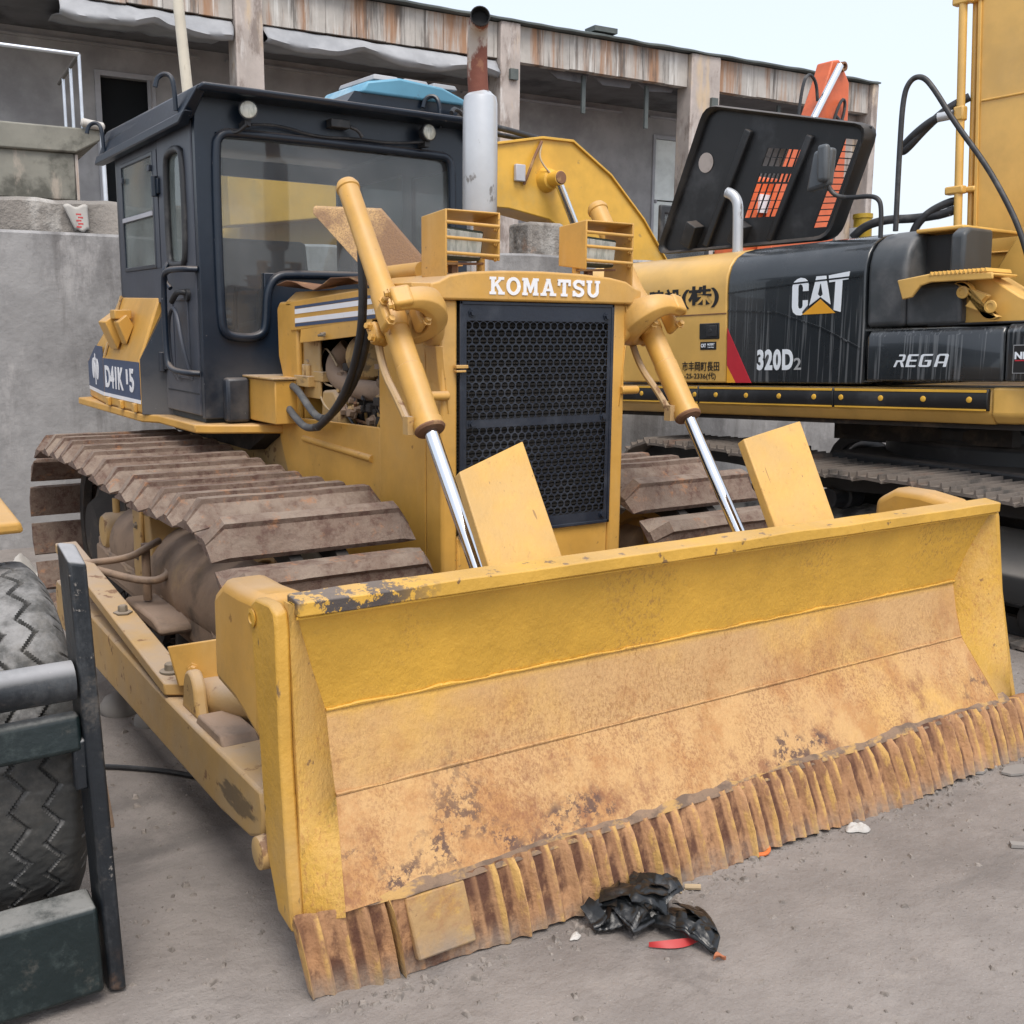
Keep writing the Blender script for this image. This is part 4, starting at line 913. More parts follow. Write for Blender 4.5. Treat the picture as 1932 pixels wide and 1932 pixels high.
# raised perforated side panel on the hood
rp_ = MB()
q = [(1.93, 3.86, 1.775), (2.10, 3.72, 1.78), (2.10, 3.76, 1.855), (1.99, 3.90, 2.045), (1.80, 4.12, 2.06), (1.79, 4.10, 2.035)]
n_ = Vector((.02, .03, .012))
va = [rp_.bm.verts.new(Vector(p)) for p in q]; vb_ = [rp_.bm.verts.new(Vector(p) + n_) for p in q]
rp_._f(va); rp_._f(vb_[::-1])
for i in range(len(q)): rp_._f([va[i], vb_[i], vb_[(i + 1) % len(q)], va[(i + 1) % len(q)]])
rp_.build('raised_side_panel', 'mesh_panel', dz, bevel=.003, label='rusty perforated side panel folded up over the hood')
sh = MB(); sh.grid(lambda a, c: (1.90 + .20 * c, 4.78 - .95 * a, 1.760 + .014 * math.sin(a * 11) * (1 - c) + .05 * a * c + .02 * abs(math.sin(a * 5 + 1)) * (1 - c) + .012 * noise.noise((a * 9, c * 3, 1))), 16, 3); so = sh.build('bent_sheet', 'rusty_brown', dz, angle=70)
sf = so.modifiers.new('s', 'SOLIDIFY'); sf.thickness = .004
rl = MB(); rl.cyl((2.0, 3.58, 1.80), (1.98, 3.95, 1.79), .035, n=16); rl.build('rolled_edge', 'yellow', dz)
# lamps in guards
for s in (0, 1):
    x0, x1 = (1.932, 2.160) if s == 0 else (2.548, 2.785)
    lg = MB(); tw = .008
    yf, yb = 3.295, 3.47
    sec = lambda x, xi, zf, zbk, zl: lg.hexa([(x, yf, zl), (xi, yf, zl), (xi, yb, zl + .02), (x, yb, zl + .02), (x, yf, zf), (xi, yf, zf), (xi, yb, zbk), (x, yb, zbk)])
    zl0, zl1 = (1.752, 1.83) if s == 0 else (1.815, 1.752)
    sec(x0, x0 + tw, 2.0, 1.985, zl0); sec(x1 - tw, x1, 2.0, 1.985, zl1)
    lg.hexa([(x0 + tw, yf, 1.992), (x1 - tw, yf, 1.992), (x1 - tw, yb, 1.977), (x0 + tw, yb, 1.977), (x0 + tw, yf, 2.0), (x1 - tw, yf, 2.0), (x1 - tw, yb, 1.985), (x0 + tw, yb, 1.985)])
    gd = lg.build('lamp_guard', 'yellow', dz, bevel=.004)
    for k in range(3):
        z = 1.955 - k * .052; rd = MB(); rd.cyl((x0 + .004, yf + .004, z), (x1 - .004, yf + .004, z - .004), .0065, n=10); rd.build('guard_bar', 'yellow', gd)
        nb = MB(); nb.bolt((x1 - .012, yf + .012, z - .012), (-1, 0, 0), .008, .012); nb.build('bolt', 'yellow', gd)
    lp = MB(); lp.prism([(x0 + .012, 1.832), (x0 + .014, 1.945), (x0 + .185, 1.935), (x0 + .172, 1.83)], 'y', 3.335, 3.42); lamp = lp.build('work_lamp', 'lamp_case', gd, bevel=.008)
    le = MB(); le.prism([(x0 + .02, 1.842), (x0 + .022, 1.935), (x0 + .174, 1.926), (x0 + .163, 1.84)], 'y', 3.326, 3.336); le.build('lamp_lens', 'lamp_glass', lamp, bevel=.003)
    sk = MB(); sk.bar((x0 + .01, 3.36, 1.815), (x0 + .19, 3.36, 1.822), .03, .008); sk.box((x0 + .08, 3.38, 1.80), (.025, .03, .04)); sk.build('lamp_bracket', 'rusty_brown', lamp, bevel=.002)
    po = MB(); xp = x1 - .03 if s == 0 else x0 + .02; po.cyl((xp, 3.38, 1.78), (xp, 3.38, 1.84), .016, n=12); po.build('guard_post', 'yellow', gd)
# exhaust
ex = MB(); EX, EY = 2.452, 3.9
ex.lathe((EX, EY, 1.74), (0, 0, 1), [(0, .04), (.28, .04), (.30, .065), (.34, .072), (.55, .0725), (.76, .071), (.785, .066), (.80, .048), (.805, .044)], 32)
mf = ex.build('exhaust_muffler', 'silver_paint', dz, angle=30)
ep = MB(); pts = [(EX - .008, EY, 2.53), (EX - .014, EY, 2.60), (EX - .016, EY, 2.69), (EX - .018, EY - .006, 2.745), (EX - .028, EY - .025, 2.780), (EX - .045, EY - .06, 2.800), (EX - .062, EY - .095, 2.808)]
ep.tube(pts, [.043, .041, .040, .0395, .039, .0385, .038], 22, 2, cap=False); ep.build('exhaust_pipe', 'exhaust_rust', mf, angle=60)
eo = MB(); e0 = Vector(pts[-1]); ed = Vector((-.45, -.87, .15)).normalized(); eo.lathe(e0 - ed * .055, ed, [(0, .0385), (.053, .039), (.056, .040), (.057, .036), (.02, .034), (.018, .001)], 22); eo.build('exhaust_mouth', 'mouth_black', mf)  # near-black sleeve and plug closing the pipe end
ek = MB(); ek.lathe((2.30, 3.88, 1.74), (0, 0, 1), [(0, .05), (.07, .045), (.075, .03), (.10, .03), (.102, .05), (.112, .05), (.114, .03), (.125, .03), (.127, .045), (.137, .045)], 20); ek.build('intake_stub', 'yellow', dz)
# ---- cab -----------------------------------------------------------------
KX0, KX1, KY0, KY1, KZ0, KZ1 = 1.613, mx(1.613), 5.0, 6.42, 1.15, 2.56
FZ = lambda a, c, t: (a, KY0 + t * .045, c)
c = MB()
glassholes = [(1.712, 1.84, 2.965, 2.458), (1.712, 1.545, 1.925, 1.86)]
c.plate((KX0 + .002, KZ0, KX1 - .002, 2.618), glassholes, FZ)
front = c.build('cab_front', 'navy', dz, bevel=.004)
bk = MB(); bk.plate((KX0 + .002, KZ0, KX1 - .002, KZ1), [(1.72, 1.80, 2.96, 2.46)], lambda a, c_, t: (a, KY1 - t * .04, c_)); bk.build('cab_back', 'navy', dz, bevel=.004)
SX = lambda x, d: (lambda a, c_, t: (x + d * t * .035, a, c_))
# near side: rear quarter with window, then the door
q = MB(); q.plate((5.60, 1.70, KY1 - .042, KZ1), [(5.665, 1.875, 6.29, 2.45)], SX(KX0, 1)); q.span((KX0 + .03, 5.60, KZ0), (KX0 + .06, KY1 - .05, 1.70))
q.build('cab_side', 'side_navy', dz, bevel=.004)
q = MB(); q.plate((KY0 + .046, KZ0, KY1 - .042, KZ1), [(5.15, 1.5, 5.55, 2.42), (5.67, 1.87, 6.3, 2.45)], SX(KX1, -1)); q.build('cab_side', 'navy', dz, bevel=.004)
dr = MB(); dr.plate((5.048, KZ0 + .012, 5.585, 2.535), [(5.165, 1.885, 5.42, 2.40)], SX(KX0 - .004, 1)); door = dr.build('cab_door', 'side_navy', dz, bevel=.005)
ds = MB(); ds.tube([(KX0 - .008, 5.20, 1.875), (KX0 - .008, 5.39, 1.875), (KX0 - .008, 5.43, 1.92), (KX0 - .008, 5.43, 2.36), (KX0 - .008, 5.38, 2.41), (KX0 - .008, 5.21, 2.41), (KX0 - .008, 5.155, 2.36), (KX0 - .008, 5.155, 1.92), (KX0 - .008, 5.20, 1.875)], .017, 10, 2); ds.build('door_window_seal', 'rubber', door)
dg = MB(); dg.span((KX0 + .004, 5.16, 1.88), (KX0 + .009, 5.43, 2.405)); dg.build('door_window', 'cab_glass_side', door)
ins = MB(); ins.plate((5.17, 1.33, 5.42, 1.72), [(5.185, 1.345, 5.405, 1.705)], SX(KX0 - .012, .25)); ins.span((KX0 - .007, 5.186, 1.346), (KX0 - .003, 5.404, 1.704)); ins.build('door_lower_panel', 'side_navy', door, bevel=.003)
ln = MB(); ln.span((KX0 - .0065, 5.06, 1.262), (KX0 - .002, 5.55, 1.268)); ln.build('door_seam', 'rubber', door)
for z in (2.27, 1.40):
    hg = MB(); hg.cyl((KX0 - .02, 5.59, z - .05), (KX0 - .02, 5.59, z + .05), .017, n=12); hg.box((KX0 - .008, 5.59, z), (.02, .09, .075)); hg.build('door_hinge', 'navy', door, bevel=.003)
gr = MB(); gr.tube([(KX0 + .0, 5.03, 1.845), (KX0 - .07, 5.05, 1.845), (KX0 - .085, 5.24, 1.845), (KX0 - .085, 5.29, 1.80), (KX0 - .085, 5.29, 1.43), (KX0 - .08, 5.25, 1.375), (KX0 - .06, 5.08, 1.365), (KX0 + .0, 5.05, 1.362)], .0145, 12, 3); gr.build('grab_rail', 'navy', dz)
gr = MB(); gr.tube([(KX0, 5.42, 1.90), (KX0 - .035, 5.42, 1.87), (KX0 - .045, 5.40, 1.80), (KX0 - .03, 5.36, 1.765)], .012, 10, 2); gr.build('door_pull', 'navy', door)
hd = MB(); hd.tube([(KX0, 5.17, 1.735), (KX0 - .04, 5.17, 1.745), (KX0 - .045, 5.22, 1.74), (KX0 - .045, 5.30, 1.70)], .014, 10, 2); hd.cyl((KX0 - .02, 5.16, 1.73), (KX0, 5.16, 1.73), .03, n=16); hd.build('door_handle', 'rubber', door)
gr = MB(); gr.tube([(KX0 - .02, 5.33, 1.32), (KX0 - .05, 5.34, 1.38), (KX0 - .055, 5.35, 1.60), (KX0 - .05, 5.28, 1.68), (KX0 - .05, 5.2, 1.64), (KX0 - .05, 5.15, 1.5), (KX0 - .01, 5.15, 1.33)], .010, 10, 2); gr.build('door_pull', 'side_navy', door)
sw = MB()
sw.plate((5.665, 1.875, 6.29, 2.45), [(5.69, 2.165, 6.265, 2.43), (5.69, 1.895, 6.265, 2.135)], SX(KX0 - .006, .6)); swo = sw.build('sliding_window', 'navy', dz, bevel=.003)
for a, b_ in (((5.69, 2.165), (6.265, 2.43)), ((5.69, 1.895), (6.265, 2.135))):
    gg = MB(); gg.span((KX0 + .002, a[0], a[1]), (KX0 + .007, b_[0], b_[1])); gg.build('window_pane', 'cab_glass_side', swo)
rl = MB(); rl.box((KX0 - .004, 5.98, 2.15), (.012, .58, .022)); rl.build('window_rail', 'frame_grey', swo)
for y, z in ((5.70, 2.37), (6.23, 2.36)):
    ct = MB(); ct.box((KX0 - .012, y, z), (.014, .035, .03)); ct.build('window_catch', 'side_navy', swo, bevel=.003)
gt = MB(); gt.plate((5.60, 1.875, 5.665, 2.45), [], SX(KX0 - .0035, .1)); gt.build('side_trim', 'side_navy', dz)
# glass in front and back
gl = MB(); gl.plate((1.705, 1.54, 2.97, 2.465), [(1.93, 1.5, 3.0, 1.838)], lambda a, c_, t: (a, KY0 + .018 + t * .005, c_)); gl.build('windscreen', 'cab_glass', front, smooth=False, label='dusty cab windscreen with a lower corner beside the hood')
gl = MB(); gl.span((1.72, KY1 - .022, 1.80), (2.96, KY1 - .017, 2.46)); gl.build('rear_window', 'clear_glass', dz, smooth=False)
gl = MB(); gl.span((KX1 - .02, 5.15, 1.5), (KX1 - .015, 5.55, 2.42)); gl.span((KX1 - .02, 5.67, 1.87), (KX1 - .015, 6.3, 2.45)); gl.build('side_window', 'cab_glass_side', dz, smooth=False)
se = MB(); Y = KY0 - .006
se.tube([(x, Y, z) for x, z in ((2.97, 1.85), (2.97, 2.40), (2.945, 2.462), (2.88, 2.468), (1.80, 2.468), (1.73, 2.455), (1.705, 2.39), (1.705, 1.62), (1.72, 1.55), (1.78, 1.532), (1.86, 1.532), (1.915, 1.555), (1.928, 1.62), (1.935, 1.75), (1.975, 1.82), (2.05, 1.838), (2.97, 1.842), (2.97, 1.85))], .021, 12, 2)
se.build('windscreen_seal', 'navy', front)
# roof
rf = MB()
rf.hexa([(1.59, 4.86, 2.612), (3.09, 4.86, 2.612), (3.11, 6.56, 2.58), (1.57, 6.56, 2.58), (1.61, 4.845, 2.645), (3.07, 4.845, 2.645), (3.08, 6.5, 2.66), (1.60, 6.5, 2.66)])
roof = rf.build('cab_roof', 'navy', dz, bevel=.015, seg=3)
for sx_ in (0, 1):
    fx = (lambda x: x) if sx_ == 0 else mx
    sk_ = MB(); sk_.hexa([(fx(1.553), 5.0, 2.512), (fx(1.612), 5.0, 2.512), (fx(1.612), 6.56, 2.50), (fx(1.553), 6.56, 2.50), (fx(1.595), 4.862, 2.632), (fx(1.64), 4.862, 2.632), (fx(1.64), 6.52, 2.645), (fx(1.595), 6.52, 2.645)]); sk_.build('roof_skirt', 'navy', roof, bevel=.006)
rg = MB(); rg.hexa([(1.545, 5.02, 2.485), (1.60, 5.02, 2.485), (1.60, 6.60, 2.48), (1.545, 6.60, 2.48), (1.555, 4.95, 2.535), (1.60, 4.95, 2.535), (1.60, 6.58, 2.53), (1.555, 6.58, 2.53)]); rg.build('roof_gutter', 'navy', roof, bevel=.008)
for p in ((1.60, 5.08, 2.55), (1.60, 6.42, 2.53), (2.93, 4.98, 2.60)):
    hk = MB(); hk.tube([(p[0] - .04, p[1], p[2]), (p[0] - .045, p[1], p[2] + .12), (p[0] - .055, p[1] + .02, p[2] + .155), (p[0] - .08, p[1] + .04, p[2] + .16), (p[0] - .105, p[1] + .05, p[2] + .14), (p[0] - .115, p[1] + .05, p[2] + .10)], .011, 8, 2); hk.build('roof_hook', 'navy', roof)
# lamps on the cab forehead
for x, z, tilt in ((1.842, 2.560, -.35), (2.785, 2.560, .15)):
    lm = MB(); d = Vector((tilt, -1, .05)).normalized(); lm.lathe((x, 4.92, z), d, [(-.05, .015), (-.035, .036), (0, .043), (.008, .043), (.009, .039)], 24); lo_ = lm.build('cab_lamp', 'rubber', dz)
    ln = MB(); ln.lathe(Vector((x, 4.92, z)) + d * .006, d, [(0, .040), (.006, .036), (.010, .02), (.011, .001)], 24); ln.build('lamp_lens', 'lamp_glass', lo_)
    br = MB(); br.box((x, 4.955, z - .055), (.03, .05, .025)); br.bar((x, 4.96, z - .055), (x - .01, 5.0, z - .06), .02, .02); br.build('lamp_bracket', 'rubber', lo_)
wr = MB(); wr.tube([(1.86, 4.93, 2.50), (2.0, 4.97, 2.52), (2.2, 4.975, 2.485), (2.4, 4.975, 2.50), (2.6, 4.975, 2.495), (2.80, 4.94, 2.52)], .007, 6, 2); wr.tube([(1.84, 4.93, 2.50), (1.80, 4.975, 2.46), (1.77, 4.985, 2.475)], .009, 6, 2); wr.build('lamp_wire', 'rubber', dz)
wm = MB(); wm.box((2.31, 4.965, 2.555), (.10, .06, .04)); wm.tube([(2.36, 4.94, 2.545), (2.40, 4.93, 2.53), (2.42, 4.93, 2.50)], .010, 8, 1); wm.build('wiper_motor', 'rubber', dz, bevel=.008)
# seat and fittings seen through the glass
st = MB(); st.prism([(5.45, 1.45), (5.42, 1.60), (5.55, 1.62), (5.95, 1.58), (6.00, 1.60), (6.10, 2.08), (6.16, 2.08), (6.10, 1.45)], 'x', 2.05, 2.62); st.build('operator_seat', 'seat_vinyl', dz, bevel=.04, seg=3)
ds_ = MB(); ds_.prism([(5.06, 1.2), (5.06, 1.72), (5.12, 1.80), (5.28, 1.76), (5.30, 1.2)], 'x', 1.98, 2.75); ds_.build('dashboard', 'cab_lining', dz, bevel=.02)
lv = MB()
for x in (1.80, 1.88, 2.76): lv.tube([(x, 5.25, 1.3), (x, 5.30, 1.70), (x + .01, 5.28, 1.78)], .012, 8, 1)
lv.build('control_lever', 'seat_vinyl', dz)
fl = MB(); fl.span((KX0 + .02, KY0 + .05, KZ0 - .02), (KX1 - .02, KY1 - .05, KZ0 + .02)); fl.span((KX0 + .05, 5.75, KZ0), (2.0, 6.35, 1.62)); fl.build('cab_floor', 'cab_lining', dz)
# box on the roof under a blue cover
ar = MB(); ar.loft([[(x, y, z) for x, y, z in ((2.47, 5.03, 2.735), (2.50, 5.03, 2.79), (2.68, 5.02, 2.825), (2.93, 5.02, 2.81), (3.08, 5.03, 2.765), (3.10, 5.03, 2.740))], [(x, y, z) for x, y, z in ((2.45, 5.5, 2.745), (2.49, 5.5, 2.80), (2.68, 5.5, 2.835), (2.93, 5.5, 2.82), (3.10, 5.5, 2.775), (3.12, 5.5, 2.75))]]); aro = ar.build('roof_box', 'blue_cover', dz, bevel=.012, label='flat light blue box raised on the cab roof')
lg = MB(); lg.hexa([(2.36, 5.06, 2.63), (3.0, 5.06, 2.63), (3.0, 5.45, 2.63), (2.36, 5.45, 2.63), (2.44, 5.05, 2.74), (3.06, 5.05, 2.74), (3.06, 5.48, 2.74), (2.44, 5.48, 2.74)]); lg.build('roof_box_base', 'navy', aro)
for k in range(3):
    st = MB(); x = 2.54 + k * .17; st.hexa([(x, 5.04, 2.805), (x + .15, 5.04, 2.81), (x + .15, 5.46, 2.82), (x, 5.46, 2.82), (x + .01, 5.05, 2.834), (x + .14, 5.05, 2.834), (x + .14, 5.45, 2.846), (x + .01, 5.45, 2.846)]); st.build('roof_box_lid', 'tarp', aro, bevel=.006)
ho = MB(); ho.tube([(2.92, 4.92, 2.67), (2.95, 4.95, 2.70), (3.02, 5.0, 2.70), (3.07, 5.02, 2.67)], .012, 8, 2); ho.build('roof_hose', 'rubber', dz)
# ---- fender plate, tool box, fuel tank ------------------------------------
fe = MB(); fe.prism([(1.56, 5.0), (1.62, 4.94), (1.93, 4.80), (2.0, 4.80), (2.0, 6.6), (1.62, 7.2), (1.50, 7.15), (1.50, 5.7), (1.56, 5.6)], 'z', 1.085, 1.128); fe.build('fender_plate', 'yellow', dz, bevel=.008)
fd = MB(); fd.prism([(4.86, 1.08), (5.1, .98), (6.3, .98), (6.8, 1.08)], 'x', 1.86, 2.8); fd.build('fender_well', 'under_dark', dz)
tb = MB(); tb.span((1.815, 4.62, 1.145), (2.0, 4.995, 1.345)); tbx = tb.build('tool_box', 'yellow', dz, bevel=.006)
tl = MB(); tl.span((1.80, 4.61, 1.347), (2.0, 4.998, 1.357)); tl.build('tool_box_lid', 'yellow_dusty', tbx, bevel=.003)
ts = MB(); ts.span((1.70, 4.93, 1.135), (1.813, 4.998, 1.345)); ts.build('cab_corner_box', 'navy', dz, bevel=.015)
TY = [5.685, 6.45, 7.30]
def tank_ring(xo, y, zs, xs): return [(x, y, z) for x, z in zip(xs, zs)]
tk = MB()
zz = [1.128, 1.128, 1.40, 1.74, 1.74]
r0 = [(1.70, 5.70, 1.13), (1.50, 5.685, 1.13), (1.50, 5.685, 1.405), (1.613, 5.675, 1.73), (1.70, 5.70, 1.73)]
r1 = [(1.75, 6.45, 1.13), (1.50, 6.45, 1.13), (1.50, 6.45, 1.40), (1.613, 6.45, 1.745), (1.75, 6.45, 1.745)]
r2 = [(1.75, 7.0, 1.13), (1.585, 7.2, 1.13), (1.585, 7.2, 1.36), (1.64, 6.75, 1.62), (1.75, 6.7, 1.62)]
tk.loft([r0, r1, r2]); tank = tk.build('fuel_tank', 'yellow', dz, bevel=.012, angle=25)
fc = MB(); fc.hexa([(1.502, 5.667, 1.128), (1.67, 5.55, 1.128), (1.67, 5.72, 1.128), (1.505, 5.69, 1.128), (1.502, 5.667, 1.41), (1.66, 5.60, 1.74), (1.67, 5.70, 1.74), (1.505, 5.69, 1.41)]); fc.build('tank_front', 'navy', tank)
decal([[(5.69, 1.20), (6.44, 1.20), (6.44, 1.395), (5.69, 1.395)]], 'decal_band', 'blue_stripe', tank, lambda y, z, h_: (1.5 - h_, y, z), t=.002)
decal([[(5.69, 1.180), (6.44, 1.180), (6.44, 1.20), (5.69, 1.20)]], 'decal_band', 'white_paint', tank, lambda y, z, h_: (1.5 - h_, y, z), t=.0022)
RD = Vector((.085, .75, 0)).normalized(); RN = Vector((-.75, .085, 0)).normalized()
rear = lambda a, z, h_: (Vector((1.5, 6.455, z)) + RD * a + RN * h_)[:]
decal([[(0, 1.20), (.74, 1.20), (.74, 1.35), (.30, 1.46), (0, 1.46)]], 'decal_band', 'blue_stripe', tank, rear, t=.002)
decal([[(0, 1.178), (.74, 1.178), (.74, 1.20), (0, 1.20)]], 'decal_band', 'white_paint', tank, rear, t=.0022)
for (s_, w_, y_) in (('D41K', .40, 6.40), ('5', .085, 5.875)):
    me = text_mesh(s_, .2, .001, .006)
    place_text(me, 'lettering', 'white_paint', tank, (1.498, y_, 1.232), (0, -1, 0), (0, 0, 1), w_, .125, label='white D41K 5 model lettering' if s_ == 'D41K' else None)
decal([[(5.945, 1.27), (5.915, 1.27), (5.915, 1.35), (5.945, 1.35)]], 'lettering', 'white_paint', tank, lambda y, z, h_: (1.5 - h_, y, z), t=.004)
em = [[(.345, 1.225), (.375, 1.225), (.375, 1.41), (.345, 1.41)]]
em += [arc(.265, 1.32, .065, .062, 60, 300, 12) + [(.325, 1.30), (.325, 1.34)], arc(.455, 1.32, .065, .062, 240, 480, 12) + [(.395, 1.34), (.395, 1.30)]]
em += [[(.31, 1.37), (.41, 1.37), (.43, 1.385), (.29, 1.385)]]
decal(em, 'emblem', 'white_paint', tank, rear, t=.004, label='white petal-shaped emblem')
ht = MB(); ht.hexa([(1.44, 6.10, 1.60), (1.50, 6.10, 1.45), (1.50, 6.26, 1.45), (1.44, 6.26, 1.60), (1.52, 6.10, 1.66), (1.555, 6.10, 1.58), (1.555, 6.26, 1.58), (1.52, 6.26, 1.66)]); ht.box((1.515, 6.06, 1.64), (.09, .10, .05)); ht.hexa([(1.475, 5.97, 1.60), (1.515, 5.97, 1.48), (1.515, 6.07, 1.48), (1.475, 6.07, 1.60), (1.525, 5.97, 1.64), (1.56, 5.97, 1.58), (1.56, 6.07, 1.58), (1.525, 6.07, 1.64)]); ht.build('tank_hinge', 'yellow', tank, bevel=.006)
hs = MB(); hs.hexa([(1.498, 6.375, 1.41), (1.50, 6.40, 1.41), (1.61, 6.40, 1.745), (1.608, 6.375, 1.745), (1.49, 6.375, 1.412), (1.49, 6.40, 1.412), (1.60, 6.40, 1.748), (1.60, 6.375, 1.748)]); hs.build('tank_rib', 'yellow_dusty', tank)
for y in (5.78, 6.05, 6.33):
    cl = MB(); cl.box((1.49, y, 1.155), (.02, .05, .045)); cl.build('tank_clip', 'yellow', tank, bevel=.004)

# ---- tracks ----------------------------------------------------------------
def shoe_mesh():
    m = MB(); hw = .375
    pr = [(-.088, -.004), (-.093, .016), (-.027, .086), (-.025, .104), (.025, .104), (.027, .086), (.093, .016), (.088, -.004)]
    rings = []
    for x, k in ((-hw + .045, 1), (-hw, .25)): pass
    def ring(x, kz): return [(x, p[0] * (1 if p[1] < .05 else (.9 if kz < 1 else 1)), p[1] * kz) for p in pr]
    rings = [ring(-hw, .30), ring(-hw + .055, 1), ring(-.14, 1.0), ring(-.12, .985), ring(.12, .985), ring(.14, 1.0), ring(hw - .055, 1), ring(hw, .30)]
    m.loft(rings)
    for xx in (-.10, .07):
        for sg in (-1, 1):
            m.hexa([(xx - .045, sg * .070, .02), (xx + .045, sg * .070, .02), (xx + .045, sg * .040, .052), (xx - .045, sg * .040, .052), (xx - .04, sg * .0765, .0285), (xx + .04, sg * .0765, .0285), (xx + .04, sg * .0445, .0645), (xx - .04, sg * .0445, .0645)])
    me = m.mesh('track_shoe', True, 35); me.materials.append(MATS['shoe']); return me
SHOE = shoe_mesh()
YI, YS, ZC, RT = 3.58, 6.12, .45, .45          # idler, sprocket, axle height, shoe base radius
per = 2 * (YS - YI) + 2 * math.pi * RT; NSH = 36
def track_pt(s):
    s %= per; L_ = YS - YI
    if s < L_:                                   # along the top towards the front, sagging a little
        t = s / L_; sag = -.012 * math.sin(math.pi * t) + .02 * math.sin(2 * math.pi * t)
        return YS - s, ZC + RT + sag, 0.0
    s -= L_
    if s < math.pi * RT:
        a = s / RT; return YI - RT * math.sin(a), ZC + RT * math.cos(a), a
    s -= math.pi * RT
    if s < L_: return YI + s, ZC - RT, math.pi
    s -= L_; a = s / RT
    return YS + RT * math.sin(a), ZC - RT * math.cos(a), math.pi + a
for s in (0, 1):
    fx = (lambda x: x) if s == 0 else mx
    XT = fx(1.455)
    ch = MB()
    for xx in (-.085, .085):
        rings = []
        for k in range(100):
            y, z, a = track_pt(per * k / 100)
            ny, nz = -math.sin(a), math.cos(a)
            rings.append([(XT + xx - .022, y - ny * .01, z - nz * .01), (XT + xx + .022, y - ny * .01, z - nz * .01), (XT + xx + .022, y - ny * .095, z - nz * .095), (XT + xx - .022, y - ny * .095, z - nz * .095)])
        rings.append(rings[0]); ch.loft(rings, cap=False)
    trk = ch.build('track_chain', 'under_dark', dz)
    rnd = random.Random(20 + s)
    for k in range(NSH):
        y, z, a = track_pt(per * (k + .35) / NSH)
        o = bpy.data.objects.new('track_shoe', SHOE); col.objects.link(o); o.parent = trk
        o.matrix_local = Matrix.Translation((XT + rnd.uniform(-.006, .006), y, z)) @ Matrix.Rotation(a + rnd.uniform(-.04, .04), 4, 'X')
    idl = MB()
    idl.lathe((XT - .05, YI, ZC), (1, 0, 0), [(-.02, .05), (-.02, .12), (0, .14), (.0, .30), (-.03, .31), (-.03, .345), (.025, .35), (.027, .37), (.073, .37), (.075, .35), (.13, .345), (.13, .31), (.1, .30), (.1, .14), (.12, .12), (.12, .05)], 36); idl.build('idler', 'yellow_dusty', dz)
    spk = MB(); spk.lathe((XT - .05, YS, ZC), (1, 0, 0), [(-.09, .05), (-.09, .16), (-.04, .2), (0, .30), (.02, .36), (.08, .36), (.1, .30), (.14, .2), (.2, .16)], 26)
    for k in range(26):
        an = 2 * math.pi * k / 26; spk.box((XT, YS + math.cos(an) * .37, ZC + math.sin(an) * .37), (.05, .05, .05), Matrix.Rotation(an, 3, 'X'))
    spk.build('sprocket', 'under_dark', dz)
    tf = MB(); sg = -1 if s == 0 else 1
    tf.span((XT - .19, 3.30, .30), (XT + .19, 5.75, .50)); tf.span((XT - .235, 3.5, .36), (XT - .19, 5.6, .49)) if s == 0 else tf.span((XT + .19, 3.5, .36), (XT + .235, 5.6, .49))
    tf.prism([(3.0, .42), (3.0, .50), (3.6, .56), (3.7, .50), (3.6, .40)], 'x', XT + sg * .13, XT + sg * .19)
    frm = tf.build('track_frame', 'under_dust', dz, bevel=.01)
    dm = MB(); dm.lathe((XT + sg * .055, 3.62, .535), (0, 1, 0), [(0, .09), (.01, .17), (.03, .195), (.55, .20), (.56, .205), (.60, .205), (.61, .20), (.98, .195), (1.0, .17), (1.0, .12), (1.22, .12), (1.22, .165), (1.24, .18), (1.7, .18), (1.72, .10)], 36); dm.build('recoil_cover', 'under_dust', frm, angle=50)
    bkt = MB(); bkt.prism([(4.60, .46), (4.56, .66), (4.62, .92), (4.84, .92), (4.88, .46)], 'x', XT + sg * .05, XT + sg * .235); bkt.box((XT + sg * .243, 4.735, .69), (.016, .13, .44)); bko = bkt.build('roller_bracket', 'yellow_dusty', frm, bevel=.006)
    for zb in (.58, .72, .84):
        bo = MB(); bo.bolt((XT + sg * .251, 4.735, zb), (sg, 0, 0), .012, .012); bo.build('bolt', 'steel_bolt', bko)
    cr = MB(); cr.cyl((XT - .11, 4.73, .80), (XT + .11, 4.73, .80), .075, n=20); cr.build('carrier_roller', 'under_dark', frm)
    fb = MB(); fb.lathe((XT + sg * .12, 5.42, .58), (sg, 0, 0), [(0, .09), (.10, .09), (.12, .075), (.125, .03)], 20); fb.cyl((XT + sg * .17, 5.42, .62), (XT + sg * .17, 5.42, .74), .018, n=10); fb.build('final_drive_boss', 'yellow_dusty', frm)
    ib = MB(); ib.lathe((XT + sg * .10, YI, ZC), (sg, 0, 0), [(0, .13), (.06, .12), (.07, .06), (.09, .05)], 20); ib.build('idler_hub', 'yellow_dusty', frm)
    for yr in (3.75, 4.15, 4.55, 4.95, 5.35):
        rr = MB(); rr.lathe((XT - .14, yr, .21), (1, 0, 0), [(0, .06), (.02, .105), (.05, .105), (.06, .085), (.22, .085), (.23, .105), (.26, .105), (.28, .06)], 20); rr.build('track_roller', 'under_dark', frm)
    # debris packed on the frame outside
    mud = MB()
    mud.grid(lambda a, c_: (XT + sg * (.12 + .12 * c_), 3.55 + 1.9 * a, .50 + .035 * noise.noise((a * 14, c_ * 4, s)) + .02 * noise.noise((a * 40, c_ * 9, s)) + (.012 if c_ < .9 else -.03)), 60, 5); mud.build('packed_mud', 'under_dust', frm, angle=80)
    st = MB(); yb = 4.55
